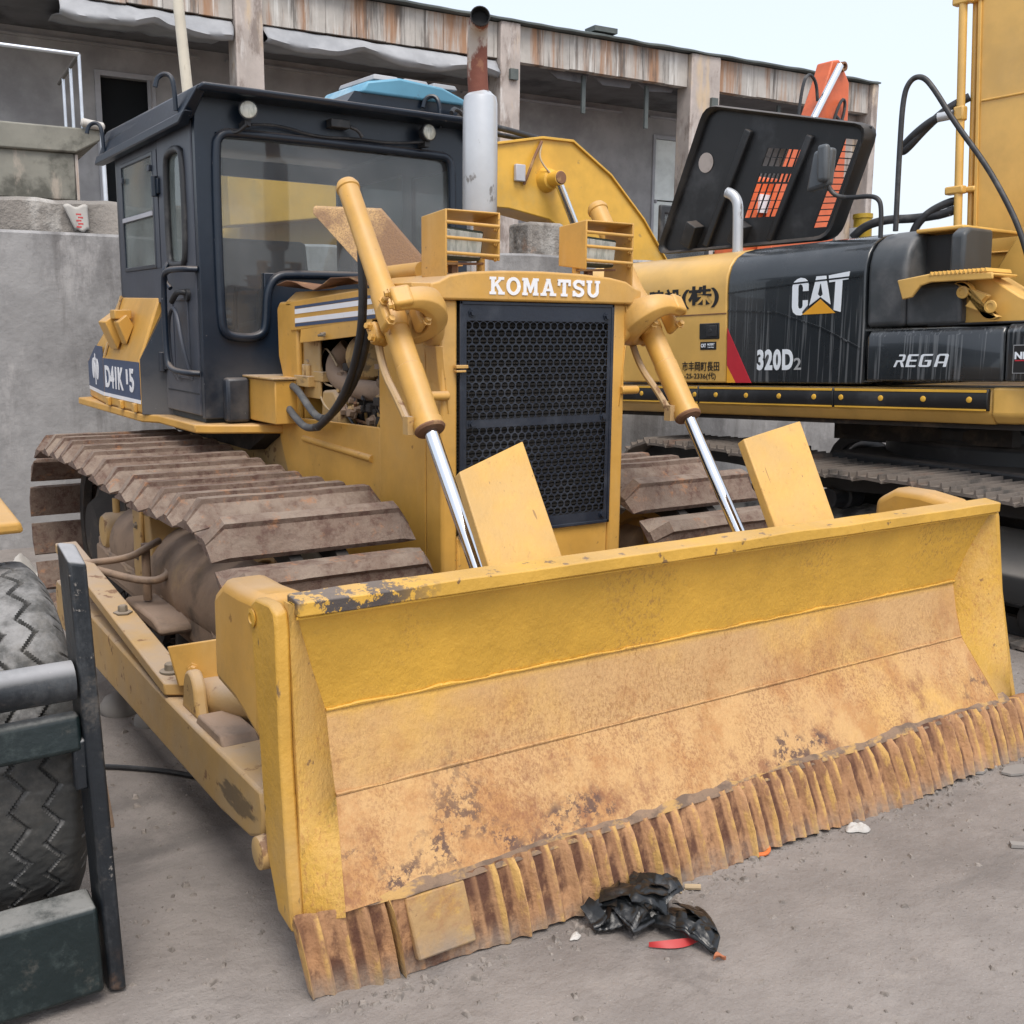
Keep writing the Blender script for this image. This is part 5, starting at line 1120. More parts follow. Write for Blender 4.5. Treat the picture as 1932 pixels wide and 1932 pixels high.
    st.tube([(XT + sg * .50, 4.62, .60), (XT + sg * .36, 4.44, .64), (XT + sg * .30, 4.36, .70), (XT + sg * .24, 4.44, .70)], .015, 10, 2); st.tube([(XT + sg * .50, 4.60, .59), (XT + sg * .33, 4.30, .56), (XT + sg * .24, 4.30, .58), (XT + sg * .22, 4.42, .60)], .016, 10, 2); st.cyl((XT + sg * .30, 4.42, .46), (XT + sg * .30, 4.42, .70), .018, n=10); st.build('bent_handle', 'under_dust', frm)
    lp = MB(); lp.prism([(4.05, .40), (4.05, .43), (4.15, .455), (4.55, .45), (4.6, .42), (4.55, .40)], 'x', XT + sg * .19, XT + sg * .36); lp.build('mud_ledge', 'under_dust', frm, bevel=.015)
# ================================================================ black and yellow excavator on the right
XP0 = Vector((5.385, 3.355, 1.30))
XU = Vector((-.215, 2.695, -.11)).normalized(); XW = Vector((2.695, .215, 0)).normalized(); XV = XW.cross(XU)
XE = Matrix((XW, XU, XV)).transposed().to_4x4(); XE.translation = XP0       # local: w inwards, u rearwards, v up
xe = lambda w, u, v: (XE @ Vector((w, u, v)))
ca = thing('excavator', 'black and yellow crawler excavator with its engine hood propped open, right of the bulldozer', 'excavator', (6.5, 4.2, 0.0))
XB = lambda: MB(XE)
SIDE = [(0, .0), (0, .655), (.008, .72), (.035, .785), (.085, .840), (.16, .880), (.27, .905), (.6, .93), (2.4, .93), (2.4, 0)]
def side_panel(u0, u1, v0, name, m, bev=.012, w0=0.0):
    p = XB(); prof = [(w + w0, max(v, v0)) for w, v in SIDE]
    p.loft([[(w, u, v) for w, v in prof] for u in (u0, u1)])
    return p.build(name, m, ca, bevel=bev, seg=3, angle=30)
blackp = side_panel(.80, 1.845, .012, 'side_door', 'cat_black')
yelp = side_panel(1.853, 3.35, .012, 'rear_cover', 'cat_yellow')
ln = XB(); ln.box((-.001, 2.6, .475), (.004, 1.49, .008)); ln.build('panel_crease', 'rusty_brown', yelp)
cr = XB(); cr.prism([(1.84, .60), (1.84, .61), (1.30, .64), (.82, .655), (.82, .645), (1.30, .63)], 'x', -.004, .0); cr.build('panel_crease', 'cat_black', blackp)
cr = XB(); cr.prism([(1.84, .485), (1.84, .495), (1.45, .47), (1.1, .36), (.82, .23), (.82, .22), (1.1, .35), (1.45, .46)], 'x', -.004, .0); cr.build('panel_crease', 'cat_black', blackp)
# front cowl with a step recess
cw = XB()
cw.loft([[(w, u, max(v, .345)) for w, v in SIDE[:8]] + [(.6, u, .345)] for u in (.535, .79)])
cowl = cw.build('cowl', 'cat_grey', ca, bevel=.03, seg=4, angle=30)
cw = XB(); cw.prism([(0, .345), (.0, .56), (.05, .60), (.35, .60), (.35, .345)], 'y', .20, .532); cw.build('cowl_sill', 'cat_grey', ca, bevel=.02, seg=3)
cw = XB(); cw.prism([(.03, .60), (.04, .84), (.10, .875), (.35, .875), (.35, .60)], 'y', .215, .30); cw.build('cowl_post', 'cat_grey', ca, bevel=.02, seg=3)
cw = XB(); cw.span((.20, .29, .55), (.26, .55, .86)); cw.build('recess_back', 'black_plastic', ca)
cw = XB(); cw.span((.12, .27, .872), (.8, .56, .895)); cw.build('tank_top', 'cat_yellow', ca, bevel=.008)
sp = XB(); sp.prism([(.535, .60), (.34, .622), (-.02, .605), (-.02, .57), (.33, .575), (.39, .56), (.44, .50), (.50, .49)], 'x', -.095, -.075); sp.hexa([(-.075, .52, .59), (.18, .52, .59), (.18, -.02, .59), (-.075, -.02, .59), (-.075, .52, .603), (.18, .52, .603), (.18, -.02, .603), (-.075, -.02, .603)]); sp.prism([(.50, .49), (.44, .47), (.30, .47), (.26, .54), (.28, .59), (.50, .59)], 'x', .06, .16)
step = sp.build('step', 'cat_yellow', ca, bevel=.006)
for k in range(14):
    t_ = XB(); u0 = .32 - k * .024; t_.prism([(u0, .612), (u0 + .009, .632), (u0 + .018, .612)], 'x', -.10, .17); t_.build('step_tooth', 'cat_yellow', step)
# storage box with lettering
bx = XB(); bx.prism([(-.02, .03), (-.02, .285), (.01, .325), (.5, .335), (.5, .03)], 'y', -.06, .765); rbox = bx.build('storage_box', 'cat_black', ca, bevel=.015, seg=3)
bx = XB(); bx.prism([(-.018, .03), (-.018, .30), (.012, .338), (.5, .345), (.5, .03)], 'y', -.75, -.072); rb2 = bx.build('storage_box', 'cat_black', ca, bevel=.015, seg=3)
bx = XB(); bx.span((.01, -.75, .338), (.5, .40, .352)); bx.build('box_lid', 'black_plastic', ca, bevel=.006)
# deck, rubber bumper, yellow studs
dk = XB(); dk.prism([(.02, -.005), (.012, -.03), (.012, -.145), (.06, -.205), (2.4, -.205), (2.4, -.005)], 'y', .0, 3.4); deck = dk.build('deck_frame', 'cat_yellow', ca, bevel=.012, seg=3)
dk = XB(); dk.loft([[(.0, -.001, .0), (.0, -.001, -.15), (.05, -.001, -.2), (1.8, -.001, -.2), (1.8, -.001, .0)], [(.01, -.10, .0), (.01, -.10, -.15), (.06, -.10, -.2), (1.8, -.10, -.2), (1.8, -.10, .0)], [(.15, -.50, .0), (.15, -.50, -.14), (.2, -.50, -.19), (1.8, -.50, -.19), (1.8, -.50, .0)]]); dk.build('deck_corner', 'cat_yellow', ca, bevel=.015, seg=3)
for u0, u1 in ((.012, .985), (.990, 2.075), (2.08, 3.2)):
    bp = XB(); bp.loft([[(.012, u, -.008), (-.012, u, -.012), (-.022, u, -.034), (-.026, u, -.070), (-.022, u, -.105), (-.010, u, -.125), (.012, u, -.130)] for u in (u0, u1)]); bpo = bp.build('bumper_strip', 'black_plastic', deck, bevel=.004)
    for a, c_ in (((-.018, -.013), (-.0245, -.028)), ((-.0135, -.1275), (-.021, -.118))):
        ys = XB(); ys.span((a[0] - .006, u0 + .01, a[1]), (c_[0] + .008, u1 - .008, c_[1])); ys.build('edge_trim', 'bumper_yellow', bpo)
for u in (2.621, 2.231, 2.108, 1.917, 1.658, 1.392, 1.125, .930, .659, .388, .114, 2.9, 3.1):
    st = XB(); st.lathe((-.024, u, -.068), (-1, 0, 0), [(0, .017), (.0045, .016), (.006, .012)], 16); st.build('bumper_stud', 'bumper_yellow', deck)
# lettering and marks
side_fn = lambda w0: (lambda a, v, h_: xe(w0 - h_, a, v))
def cat_logo():
    # a grows to the reader's right, unit height
    C_ = [[(.30, .64), (.30, .80), (.29, .89), (.23, .97), (.155, 1.0), (.09, .97), (.03, .90), (.0, .78), (.0, .22), (.02, .10), (.08, .02), (.17, .0), (.20, .03), (.185, .08), (.29, .26), (.29, .40), (.20, .40), (.20, .26), (.185, .20), (.15, .18), (.12, .20), (.11, .26), (.11, .74), (.12, .80), (.15, .83), (.185, .80), (.20, .74), (.20, .64)]]
    A_ = [[(.335, .28), (.43, 1.0), (.62, 1.0), (.70, .28), (.55, .47), (.515, .42)], ]
    A_ = [[(.32, .25), (.44, 1.0), (.51, 1.0), (.51, .80), (.47, .52), (.52, .46)], [(.51, 1.0), (.61, 1.0), (.70, .25), (.52, .46), (.56, .52), (.525, .80), (.51, .80)]]
    T_ = [[(.66, 1.0), (1.02, 1.06), (1.0, .86), (.90, .85), (.88, .04), (.76, .10), (.78, .83), (.67, .82)]]
    tri = [[(.19, .02), (.52, .40), (.79, .02)]]
    return C_ + A_ + T_, tri
ltr, tri = cat_logo()
sc_ = lambda P, u0, v0, wd, hg: [[(u0 - a * wd, v0 + b_ * hg) for a, b_ in p] for p in P]
decal(sc_(ltr, 1.322, .435, .405, .232), 'lettering', 'decal_white', blackp, side_fn(0), label='large white CAT logo over a small amber triangle')
decal(sc_(tri, 1.322, .435, .405, .232), 'logo_triangle', 'decal_amber', blackp, side_fn(0), t=.002)
def xtext(s, m, par, u0, v0, wd, hg, w0=0.0, bold=0.0, shear=0.0, size=.2, label=None, spacing=1.0):
    return place_text(text_mesh(s, size, .001, bold, 1.0, shear, spacing), 'lettering', m, par, xe(w0, u0, v0), -XU, XV, wd, hg, label)
xtext('320D', 'decal_white', blackp, 1.590, .095, .285, .135, bold=.009, spacing=1.14, label='white 320D model number')
xtext('2', 'decal_grey', blackp, 1.298, .098, .055, .075, bold=.004)
def rega():
    k = .16
    Rr = [[(0, 0), (.12, 0), (.20, .30), (.26, .30), (.34, .0), (.47, .0), (.37, .34), (.5, .42), (.56, .62), (.60, .86), (.55, 1.0), (.27, 1.0), (.24, .86), (.42, .86), (.45, .80), (.42, .58), (.37, .48), (.18, .48)]]
    Rr = [[(0, 0), (.11, 0), (.22, .40), (.33, .40), (.40, 0), (.52, 0), (.44, .40), (.52, .47), (.57, .62), (.60, .88), (.55, 1.0), (.30, 1.0), (.27, .86), (.46, .86), (.48, .82), (.45, .60), (.41, .54), (.15, .54)]]
    E_ = [[(.60, 0), (1.08, 0), (1.11, .14), (.76, .14), (.80, .43), (1.12, .43), (1.15, .57), (.84, .57), (.88, .86), (1.22, .86), (1.25, 1.0), (.78, 1.0), (.72, .88)]]
    G_ = [[(1.30, .0), (1.72, .0), (1.80, .08), (1.86, .54), (1.56, .54), (1.53, .42), (1.69, .42), (1.66, .14), (1.42, .14), (1.39, .20), (1.47, .80), (1.52, .86), (1.90, .86), (1.93, 1.0), (1.46, 1.0), (1.36, .92), (1.24, .10)]]
    A_ = [[(1.98, 0), (2.12, 0), (2.16, .28), (2.44, .28), (2.40, 0), (2.54, 0), (2.66, .90), (2.60, 1.0), (2.24, 1.0), (2.13, .88)]]
    hole = [[(2.19, .42), (2.46, .42), (2.51, .80), (2.48, .86), (2.29, .86), (2.24, .80)]]
    return Rr + E_ + G_ + A_, hole
rg, hole = rega()
decal(sc_(rg, .585, .112, .340 / 2.66, .072), 'lettering', 'decal_white', rbox, side_fn(-.02), label='white slanted REGA lettering')
decal(sc_(hole, .585, .112, .340 / 2.66, .072), 'lettering_counter', 'cat_black', rbox, side_fn(-.02), t=.004)
decal([[(1.843, .375), (1.843, .13), (1.765, .014), (1.635, .014)]], 'decal_stripe', 'decal_red', blackp, side_fn(0), t=.0025)
decal([[(1.843, .128), (1.843, .014), (1.767, .014)]], 'decal_stripe', 'decal_amber', blackp, side_fn(0), t=.0025)
xtext('建設', 'decal_black', yelp, 2.57, .515, .31, .150, bold=.006, label='black brush characters of a firm name')
xtext('(株)', 'decal_black', yelp, 2.255, .520, .335, .150, bold=.006)
xtext('市丰岡町長田', 'decal_black', yelp, 2.245, .092, .335, .066, bold=.0015)
xtext('-25-2336(代)', 'decal_black', yelp, 2.225, .030, .285, .052, bold=.0015)
lb = XB(); lb.span((-.006, 1.912, .307), (.01, 2.088, .415)); lbo = lb.build('door_latch', 'black_plastic', yelp, bevel=.006)
lb = XB(); lb.span((-.012, 1.93, .325), (-.004, 2.02, .40)); lb.lathe((-.012, 1.985, .362), (-1, 0, 0), [(0, .016), (.003, .014)], 14); lb.build('latch_lever', 'rubber', lbo, bevel=.004)
decal([[(2.08, .236), (1.938, .236), (1.938, .290), (2.08, .290)]], 'sticker', 'decal_black', yelp, side_fn(0), t=.002)
xtext('CAT', 'decal_white', yelp, 2.073, .252, .045, .026, w0=-.001, bold=.008)
xtext('ACERT', 'decal_white', yelp, 2.018, .264, .066, .016, w0=-.001, bold=.006)
xtext('Technology', 'decal_white', yelp, 2.015, .247, .058, .010, w0=-.001, bold=.003)
decal([[(-.115, .075), (-.34, .075), (-.34, .225), (-.115, .225)]], 'sticker', 'decal_grey', rb2, side_fn(-.018), t=.002)
decal([[(-.119, .079), (-.336, .079), (-.336, .221), (-.119, .221)]], 'sticker', 'decal_black', rb2, side_fn(-.018), t=.003)
xtext('NE', 'decal_white', rb2, -.125, .150, .07, .038, w0=-.020, bold=.008)
decal([[(-.127, .140), (-.30, .140), (-.30, .146), (-.127, .146)]], 'sticker', 'decal_red', rb2, side_fn(-.018), t=.0042)
# propped engine hood
TL, TR, BR, BL = Vector((.44, 2.40, 1.955)), Vector((.44, 1.085, 1.595)), Vector((.5, 1.40, .955)), Vector((.5, 2.93, .985))
hn = (TR - TL).cross(BL - TL).normalized()
if hn.x > 0: hn = -hn
def hood_fn(a, b_, t_):
    p = (TL * (1 - a) + TR * a) * (1 - b_) + (BL * (1 - a) + BR * a) * b_
    rim = max(0, abs(a - .5) * 2 - .94) / .06; rim2 = max(0, abs(b_ - .5) * 2 - .92) / .08
    return XE @ (p + hn * (-.012 * t_))
holes = []
for r in range(2):
    for k in range(6): holes.append((.46 + k * .038, .235 + r * .070, .46 + k * .038 + .034, .235 + r * .070 + .064))
for k in range(9): holes.append((.465 + k * .0255, .425, .465 + k * .0255 + .019, .49))
for r in range(4):
    for k in range(6): holes.append((.465 + k * .0385, .505 + r * .068, .465 + k * .0385 + .0345, .505 + r * .068 + .062))
for k in range(14): holes.append((.885, .12 + k * .056, .955, .12 + k * .056 + .046))
hp = MB(); hp.plate((0, 0, 1, 1), holes, hood_fn); hood = hp.build('engine_hood', 'black_plastic', ca, smooth=False, label='propped black hood with slotted vents')
rim = MB(); n_h = (XE.to_3x3() @ hn).normalized()
cs = [XE @ p for p in (TL, TR, BR, BL)]
def rnd_loop(cs, r):
    out = []
    for i in range(4):
        p0, p1, p2 = cs[i - 1], cs[i], cs[(i + 1) % 4]
        d0, d1 = (p0 - p1).normalized(), (p2 - p1).normalized()
        for k in range(5):
            t_ = k / 4; a_, c_ = p1 + d0 * r, p1 + d1 * r
            out.append(a_ * (1 - t_) ** 2 + p1 * 2 * t_ * (1 - t_) + c_ * t_ ** 2)
    return out
lp = rnd_loop(cs, .10); ctr = sum(cs, Vector()) / 4
rings = []
for p in lp + [lp[0]]:
    o = (p - ctr).normalized(); rings.append([p + n_h * .03 - o * .02, p + n_h * .05 + o * .015, p + n_h * .0 + o * .03, p - n_h * .07 + o * .02, p - n_h * .07 - o * .0, p + n_h * .0 - o * .02])
rim.loft(rings, cap=False); rim.build('hood_rim', 'black_plastic', hood, angle=60)
for a, w_ in ((.30, .06), (.68, .05)):
    rb_ = MB(); p0, p1 = Vector(hood_fn(a + .02, .12, 0)), Vector(hood_fn(a, .98, 0)); rb_.bar(p0 + n_h * .015, p1 + n_h * .015, w_, .05, n_h); rb_.build('hood_rib', 'black_plastic', hood, bevel=.01)
for a, c_ in ((.20, .80), (.50, .82)):
    bk_ = MB(); p0 = Vector(hood_fn(a, c_, 0)); bk_.bar(p0 + n_h * .05, Vector(hood_fn(a - .01, c_ + .16, 0)) + n_h * .03, .10, .10, n_h); bk_.build('hood_bracket', 'black_plastic', hood, bevel=.006)
for k in range(16):
    f = MB(); b0 = .10 + k * .052; f.bar(Vector(hood_fn(-.012, b0, 0)) - n_h * .03, Vector(hood_fn(-.022, b0 + .035, 0)) - n_h * .03, .02, .09, n_h); f.build('hood_fin', 'black_plastic', hood)
wp = MB(); wp.lathe(Vector(hood_fn(.10, .36, 0)) + n_h * .004, n_h, [(0, .07), (.002, .07)], 20); wp.build('hood_port', 'column_concrete', hood)
# exhaust stack
es = XB(); es.tube([(.28, 2.0, .86), (.28, 2.0, 1.16), (.28, 2.005, 1.24), (.27, 2.04, 1.29), (.26, 2.085, 1.31)], .036, 20, 3, cap=False); es.build('exhaust_stack', 'silver_paint', ca, angle=60)
# mirror on its arm
ma = XB(); ma.tube([(.10, .775, .87), (.10, .775, 1.05), (.10, .80, 1.10), (.10, .86, 1.12), (.10, 1.00, 1.125), (.08, 1.08, 1.145), (.06, 1.12, 1.20), (.06, 1.135, 1.30)], .014, 12, 3); arm = ma.build('mirror_arm', 'rubber', ca)
mr = XB(); mr.hexa([(.02, 1.10, 1.205), (.02, 1.26, 1.185), (.09, 1.26, 1.185), (.09, 1.10, 1.205), (.02, 1.075, 1.43), (.03, 1.215, 1.425), (.09, 1.215, 1.425), (.09, 1.075, 1.43)]); mr.box((.0, 1.115, 1.335), (.05, .075, .22)); mr.build('mirror', 'mirror_grey', arm, bevel=.022, seg=3)
# tall hand rail
hr = XB(); hr.tube([(.12, .69, .90), (.14, .695, 1.35), (.15, .69, 1.66), (.16, .655, 1.745), (.16, .59, 1.755), (.17, .53, 1.70), (.18, .38, 1.46), (.20, .22, 1.24), (.20, .10, 1.05), (.20, -.02, .82), (.20, -.10, .55), (.20, -.14, .36)], .0155, 14, 3); hr.build('hand_rail', 'rubber', ca)
# filter can, boom, pipes, hoses
fc = XB(); fc.lathe((.8, 1.365, .92), (0, 0, 1), [(0, .06), (.17, .06), (.172, .066), (.20, .066), (.205, .03)], 20); fc.build('filter_can', 'oil_yellow', ca)
fc2 = XB(); fc2.span((.732, 1.36, .96), (.742, 1.42, 1.03)); fc2.build('sticker', 'white_paint', ca)
bm_ = XB(); bm_.prism([(.62, .42), (.635, .68), (.665, 2.3), (.69, 4.0), (-.9, 4.0), (-.55, .42)], 'x', .9, 1.35); boom = bm_.build('boom', 'cat_yellow', ca, bevel=.015)
for u0 in (.63,):
    fg = XB(); fg.prism([(u0 - .005, .60), (u0 + .005 + .03, 2.3), (u0 + .055, 4.0), (u0 + .035, 4.0), (u0 + .013, 2.3), (u0 - .025, .6)], 'x', .885, .90); fg.build('boom_flange', 'cat_yellow', boom, bevel=.004)
for v in (.80, 1.72):
    sm_ = XB(); sm_.tube([(.896, .62, v), (.896, .3, v - .005), (.896, -.1, v + .02)], .006, 6); sm_.build('boom_weld', 'cat_yellow', boom)
ft = XB(); ft.prism([(.30, .42), (.33, .62), (.05, 1.05), (-.4, 1.05), (-.4, .42)], 'x', .55, .89); ft.build('boom_foot', 'cat_yellow', ca, bevel=.01)
lk = XB(); lk.prism(arc(.20, .50, .075, .075, 60, 230, 10) + arc(.02, .43, .07, .07, 230, 420, 10), 'x', -.02, .03); lko = lk.build('link_plate', 'cat_yellow', ca, bevel=.006)
for u, v in ((.18, .515), (.02, .43)):
    pn = XB(); pn.lathe((-.02, u, v), (-1, 0, 0), [(0, .035), (.008, .033), (.009, .02), (.004, .018)], 18); pn.build('link_pin', 'cat_yellow', lko)
lk = XB(); lk.prism([(.25, .345), (.24, .60), (.12, .62), (-.1, .48), (-.35, .38), (-.6, .345)], 'x', .06, .30); lk.build('cylinder_bracket', 'cat_yellow', ca, bevel=.01)
for w_, u_, r_ in ((.86, .735, .026), (.93, .69, .020)):
    pp_ = XB(); pp_.tube([(w_, u_ - .02, .70), (w_, u_ - .01, 1.2), (w_, u_, 1.8), (w_, u_ + .02, 2.8)], r_, 12, 1); ppo = pp_.build('boom_pipe', 'cat_yellow', ca)
for v in (1.20, 2.33):
    cl = XB(); cl.box((.86, .745, v), (.06, .12, .05)); cl.box((.9, .68, v), (.05, .10, .035)); cl.build('pipe_clamp', 'cat_yellow', ca, bevel=.01)
cl = XB(); cl.box((.86, .735, 1.66), (.06, .07, .09)); cl.build('pipe_union', 'cat_yellow', ca, bevel=.012)
ho = XB(); ho.tube([(.84, .76, 1.66), (.82, .86, 1.66), (.80, .97, 1.60), (.80, 1.08, 1.52), (.80, 1.10, 1.48), (.80, 1.06, 1.49), (.82, .95, 1.60), (.84, .82, 1.70), (.90, .70, 1.76)], .026, 12, 3); ho.build('boom_hose', 'rubber', ca)
ho = XB(); ho.tube([(.86, .75, 1.08), (.85, .84, 1.06), (.80, 1.0, 1.05), (.75, 1.15, 1.06), (.70, 1.28, 1.03), (.68, 1.36, .96)], .028, 12, 3); ho.build('boom_hose', 'rubber', ca)
ho = XB(); ho.tube([(.88, .74, 1.14), (.86, .80, 1.13), (.82, .90, 1.08), (.80, .98, 1.00), (.80, 1.0, .90)], .026, 12, 3); ho.build('boom_hose', 'rubber', ca)
for p, q_ in (((.86, .77, 1.075), (.85, .86, 1.06)), ((.84, .77, 1.66), (.82, .86, 1.655))):
    f = XB(); f.cyl(p, q_, .029, n=12); f.build('hose_fitting', 'silver_paint', ca)
# undercarriage
XTX = 5.35; CI, CS, CZ, CR = 1.55, 5.75, .40, .385
cper = 2 * (CS - CI) + 2 * math.pi * CR; CN = 54
def ctrack(s):
    s %= cper; L_ = CS - CI
    if s < L_:
        t_ = s / L_; return CS - s, CZ + CR + .0 - .05 * math.sin(math.pi * t_) ** 2 + .035 * math.sin(3 * math.pi * t_) ** 2, 0.0
    s -= L_
    if s < math.pi * CR: a = s / CR; return CI - CR * math.sin(a), CZ + CR * math.cos(a), a
    s -= math.pi * CR
    if s < L_: return CI + s, CZ - CR, math.pi
    s -= L_; a = s / CR
    return CS + CR * math.sin(a), CZ - CR * math.cos(a), math.pi + a
def cat_shoe():
    m = MB(); hw = .30
    pr = [(-.098, -.018), (-.09, .0), (-.083, .004), (-.079, .032), (-.071, .032), (-.066, .006), (-.008, .006), (-.004, .032), (.004, .032), (.008, .006), (.062, .006), (.066, .032), (.074, .032), (.078, .004), (.094, -.008), (.094, -.02), (.075, -.010), (-.085, -.012)]
    m.loft([[(x, p[0], p[1]) for p in pr] for x in (-hw, hw)])
    me = m.mesh('grouser_shoe', True, 30); me.materials.append(MATS['cat_shoe']); return me
CSH = cat_shoe()
for s, XT in ((0, XTX), (1, XTX + 2.2)):
    ch = MB()
    for xx in (-.10, .10):
        rings = []
        for k in range(90):
            y, z, a = ctrack(cper * k / 90); ny, nz = -math.sin(a), math.cos(a)
            rings.append([(XT + xx - .03, y - ny * .015, z - nz * .015), (XT + xx + .03, y - ny * .015, z - nz * .015), (XT + xx + .03, y - ny * .105, z - nz * .105), (XT + xx - .03, y - ny * .105, z - nz * .105)])
        rings.append(rings[0]); ch.loft(rings, cap=False)
    tk = ch.build('crawler_chain', 'black_plastic', ca)
    if s == 0:
        for k in range(CN):
            y, z, a = ctrack(cper * (k + .4) / CN)
            o = bpy.data.objects.new('grouser_shoe', CSH); col.objects.link(o); o.parent = tk
            o.matrix_local = Matrix.Translation((XT, y, z)) @ Matrix.Rotation(a + random.uniform(-.02, .02), 4, 'X')
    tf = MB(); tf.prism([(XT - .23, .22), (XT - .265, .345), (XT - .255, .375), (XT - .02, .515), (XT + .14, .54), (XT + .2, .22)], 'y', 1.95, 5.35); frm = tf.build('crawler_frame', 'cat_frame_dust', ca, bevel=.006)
    for y in (2.78, 4.25):
        cr_ = MB(); cr_.lathe((XT - .16, y, .585), (1, 0, 0), [(0, .05), (.006, .062), (.12, .064), (.13, .08), (.25, .08)], 22); cr_.build('carrier_roller', 'black_plastic', frm)
    for k in range(8):
        rr = MB(); rr.lathe((XT - .17, 2.0 + k * .45, .135), (1, 0, 0), [(0, .05), (.02, .09), (.05, .1), (.12, .075), (.22, .075), (.29, .1), (.32, .09), (.34, .05)], 18); rr.build('track_roller', 'black_plastic', frm)
    iw = MB(); iw.lathe((XT - .06, CI, CZ), (1, 0, 0), [(-.03, .08), (0, .25), (-.02, .29), (.14, .29), (.12, .25), (.15, .08)], 26); iw.build('idler', 'black_plastic', frm)
    iw = MB(); iw.lathe((XT - .12, CS, CZ), (1, 0, 0), [(-.03, .12), (.0, .22), (.08, .28), (.14, .28), (.2, .22)], 26); iw.build('sprocket', 'black_plastic', frm)
cf = MB(); cf.span((5.62, 3.0, .42), (7.2, 4.6, .82)); cf.lathe((6.45, 3.9, .80), (0, 0, 1), [(0, .72), (.12, .72), (.13, .66), (.22, .66), (.23, .70), (.34, .70)], 40); cf.build('centre_frame', 'black_plastic', ca, bevel=.02)
ub = XB(); ub.span((.10, -.4, -.235), (2.3, 3.2, -.20)); ub.span((.45, .1, -.36), (2.0, 1.3, -.235)); ub.build('belly_plate', 'under_dark', ca)

# ================================================================ yellow excavator boom beyond the wall
YB = 9.5
ye = thing('excavator', 'yellow excavator beyond the wall, its bent boom arched behind the exhaust stack', 'excavator', (5.3, 10.2, 0.0))
pts_top = [(3.35, 3.05), (3.6, 3.08), (4.6, 3.22), (5.72, 3.34), (6.73, 3.54), (7.13, 3.545), (7.66, 3.24), (8.15, 2.80), (8.9, 1.9)]
pts_bot = [(8.35, 1.7), (7.75, 2.2), (7.25, 2.50), (6.85, 2.72), (6.33, 2.80), (5.82, 2.80), (4.6, 2.62), (3.6, 2.48), (3.35, 2.45)]
m = MB(); m.prism(pts_top + pts_bot, 'y', YB, YB + .42); yb = m.build('boom', 'exc_yellow', ye, bevel=.012, angle=25)
tp = MB(); tp.loft([[(x, YB - .03, z - .012), (x, YB + .45, z - .012), (x, YB + .45, z + .014), (x, YB - .03, z + .014)] for x, z in pts_top]); tp.build('boom_flange', 'exc_yellow', yb, bevel=.004)
m = MB(); m.lathe((6.80, YB, 3.12), (0, -1, 0), [(0, .13), (.10, .10), (.11, .075), (.26, .075), (.262, .06)], 24); m.build('pivot_boss', 'exc_yellow', yb)
m = MB(); m.lathe((6.80, YB - .262, 3.12), (0, -1, 0), [(0, .068), (.012, .06)], 20); m.build('pivot_pin', 'rusty_brown', yb)
for k, yy in enumerate((YB - .18, YB + .58)):
    r0, r1 = Vector((6.82, yy, 3.10)), Vector((7.22, yy, 2.36)); d = (r1 - r0)
    m = MB(); m.cyl(r0, r0 + d * .95, .045, n=20); rod = m.build('boom_rod', 'chrome', ye)
    m = MB(); m.cyl(r0 + d * .9, r0 + d * 2.2, .085, n=20); m.build('boom_cylinder', 'exc_yellow', ye)
m = MB(); m.tube([(6.72, YB - .02, 3.50), (6.62, YB - .05, 3.36), (6.52, YB - .06, 3.14), (6.50, YB - .02, 3.05)], .016, 8, 2); m.build('boom_hose', 'rusty_brown', yb)
m = MB(); m.tube([(6.72, YB - .02, 3.48), (6.66, YB - .06, 3.34), (6.70, YB - .10, 3.24), (6.76, YB - .12, 3.18)], .010, 8, 2); m.build('boom_hose', 'twig', yb)
m = MB(); m.box((6.44, YB - .03, 3.16), (.12, .05, .17)); m.build('work_lamp', 'frame_grey', yb, bevel=.01)
m = MB(); m.tube([(5.75, YB + .1, 3.50), (6.0, YB + .1, 3.62), (6.35, YB + .1, 3.60), (6.75, YB + .1, 3.55)], .03, 10, 2); m.build('boom_hose', 'rubber', yb)
m = MB(); m.tube([(5.75, YB + .2, 3.52), (6.05, YB + .2, 3.58), (6.4, YB + .2, 3.55), (6.8, YB + .2, 3.55)], .025, 10, 2); m.build('boom_hose', 'rubber', yb)
m = MB(); m.prism([(3.6, .9), (3.6, 2.5), (3.8, 2.7), (5.0, 2.7), (5.2, 2.4), (5.2, .9)], 'y', 9.95, 11.6); m.build('house', 'exc_yellow', ye, bevel=.06, seg=3)
m = MB(); m.span((3.0, 9.4, .0), (5.6, 12.0, .75)); m.build('undercarriage', 'under_dark', ye, bevel=.05)

# small cab of the same kind behind the open hood
sc = thing('small_excavator', 'small excavator cab with a dark window frame, mostly hidden behind the open black hood', 'excavator', (8.75, 9.6, 0.0))
m = MB(); m.plate((8.50, .8, 9.3, 3.00), [(8.58, 2.0, 9.24, 2.90)], lambda a, b_, t_: (a, 9.6 + t_ * .05, b_)); m.build('cab_frame', 'rubber', sc, bevel=.02)
m = MB(); m.span((8.55, 9.62, 1.9), (9.26, 9.63, 2.94)); m.build('window_pane', 'cab_glass', sc, smooth=False)
m = MB(); m.span((8.52, 9.66, .0), (9.3, 10.6, 2.2)); m.build('cab_body', 'exc_yellow', sc, bevel=.03)

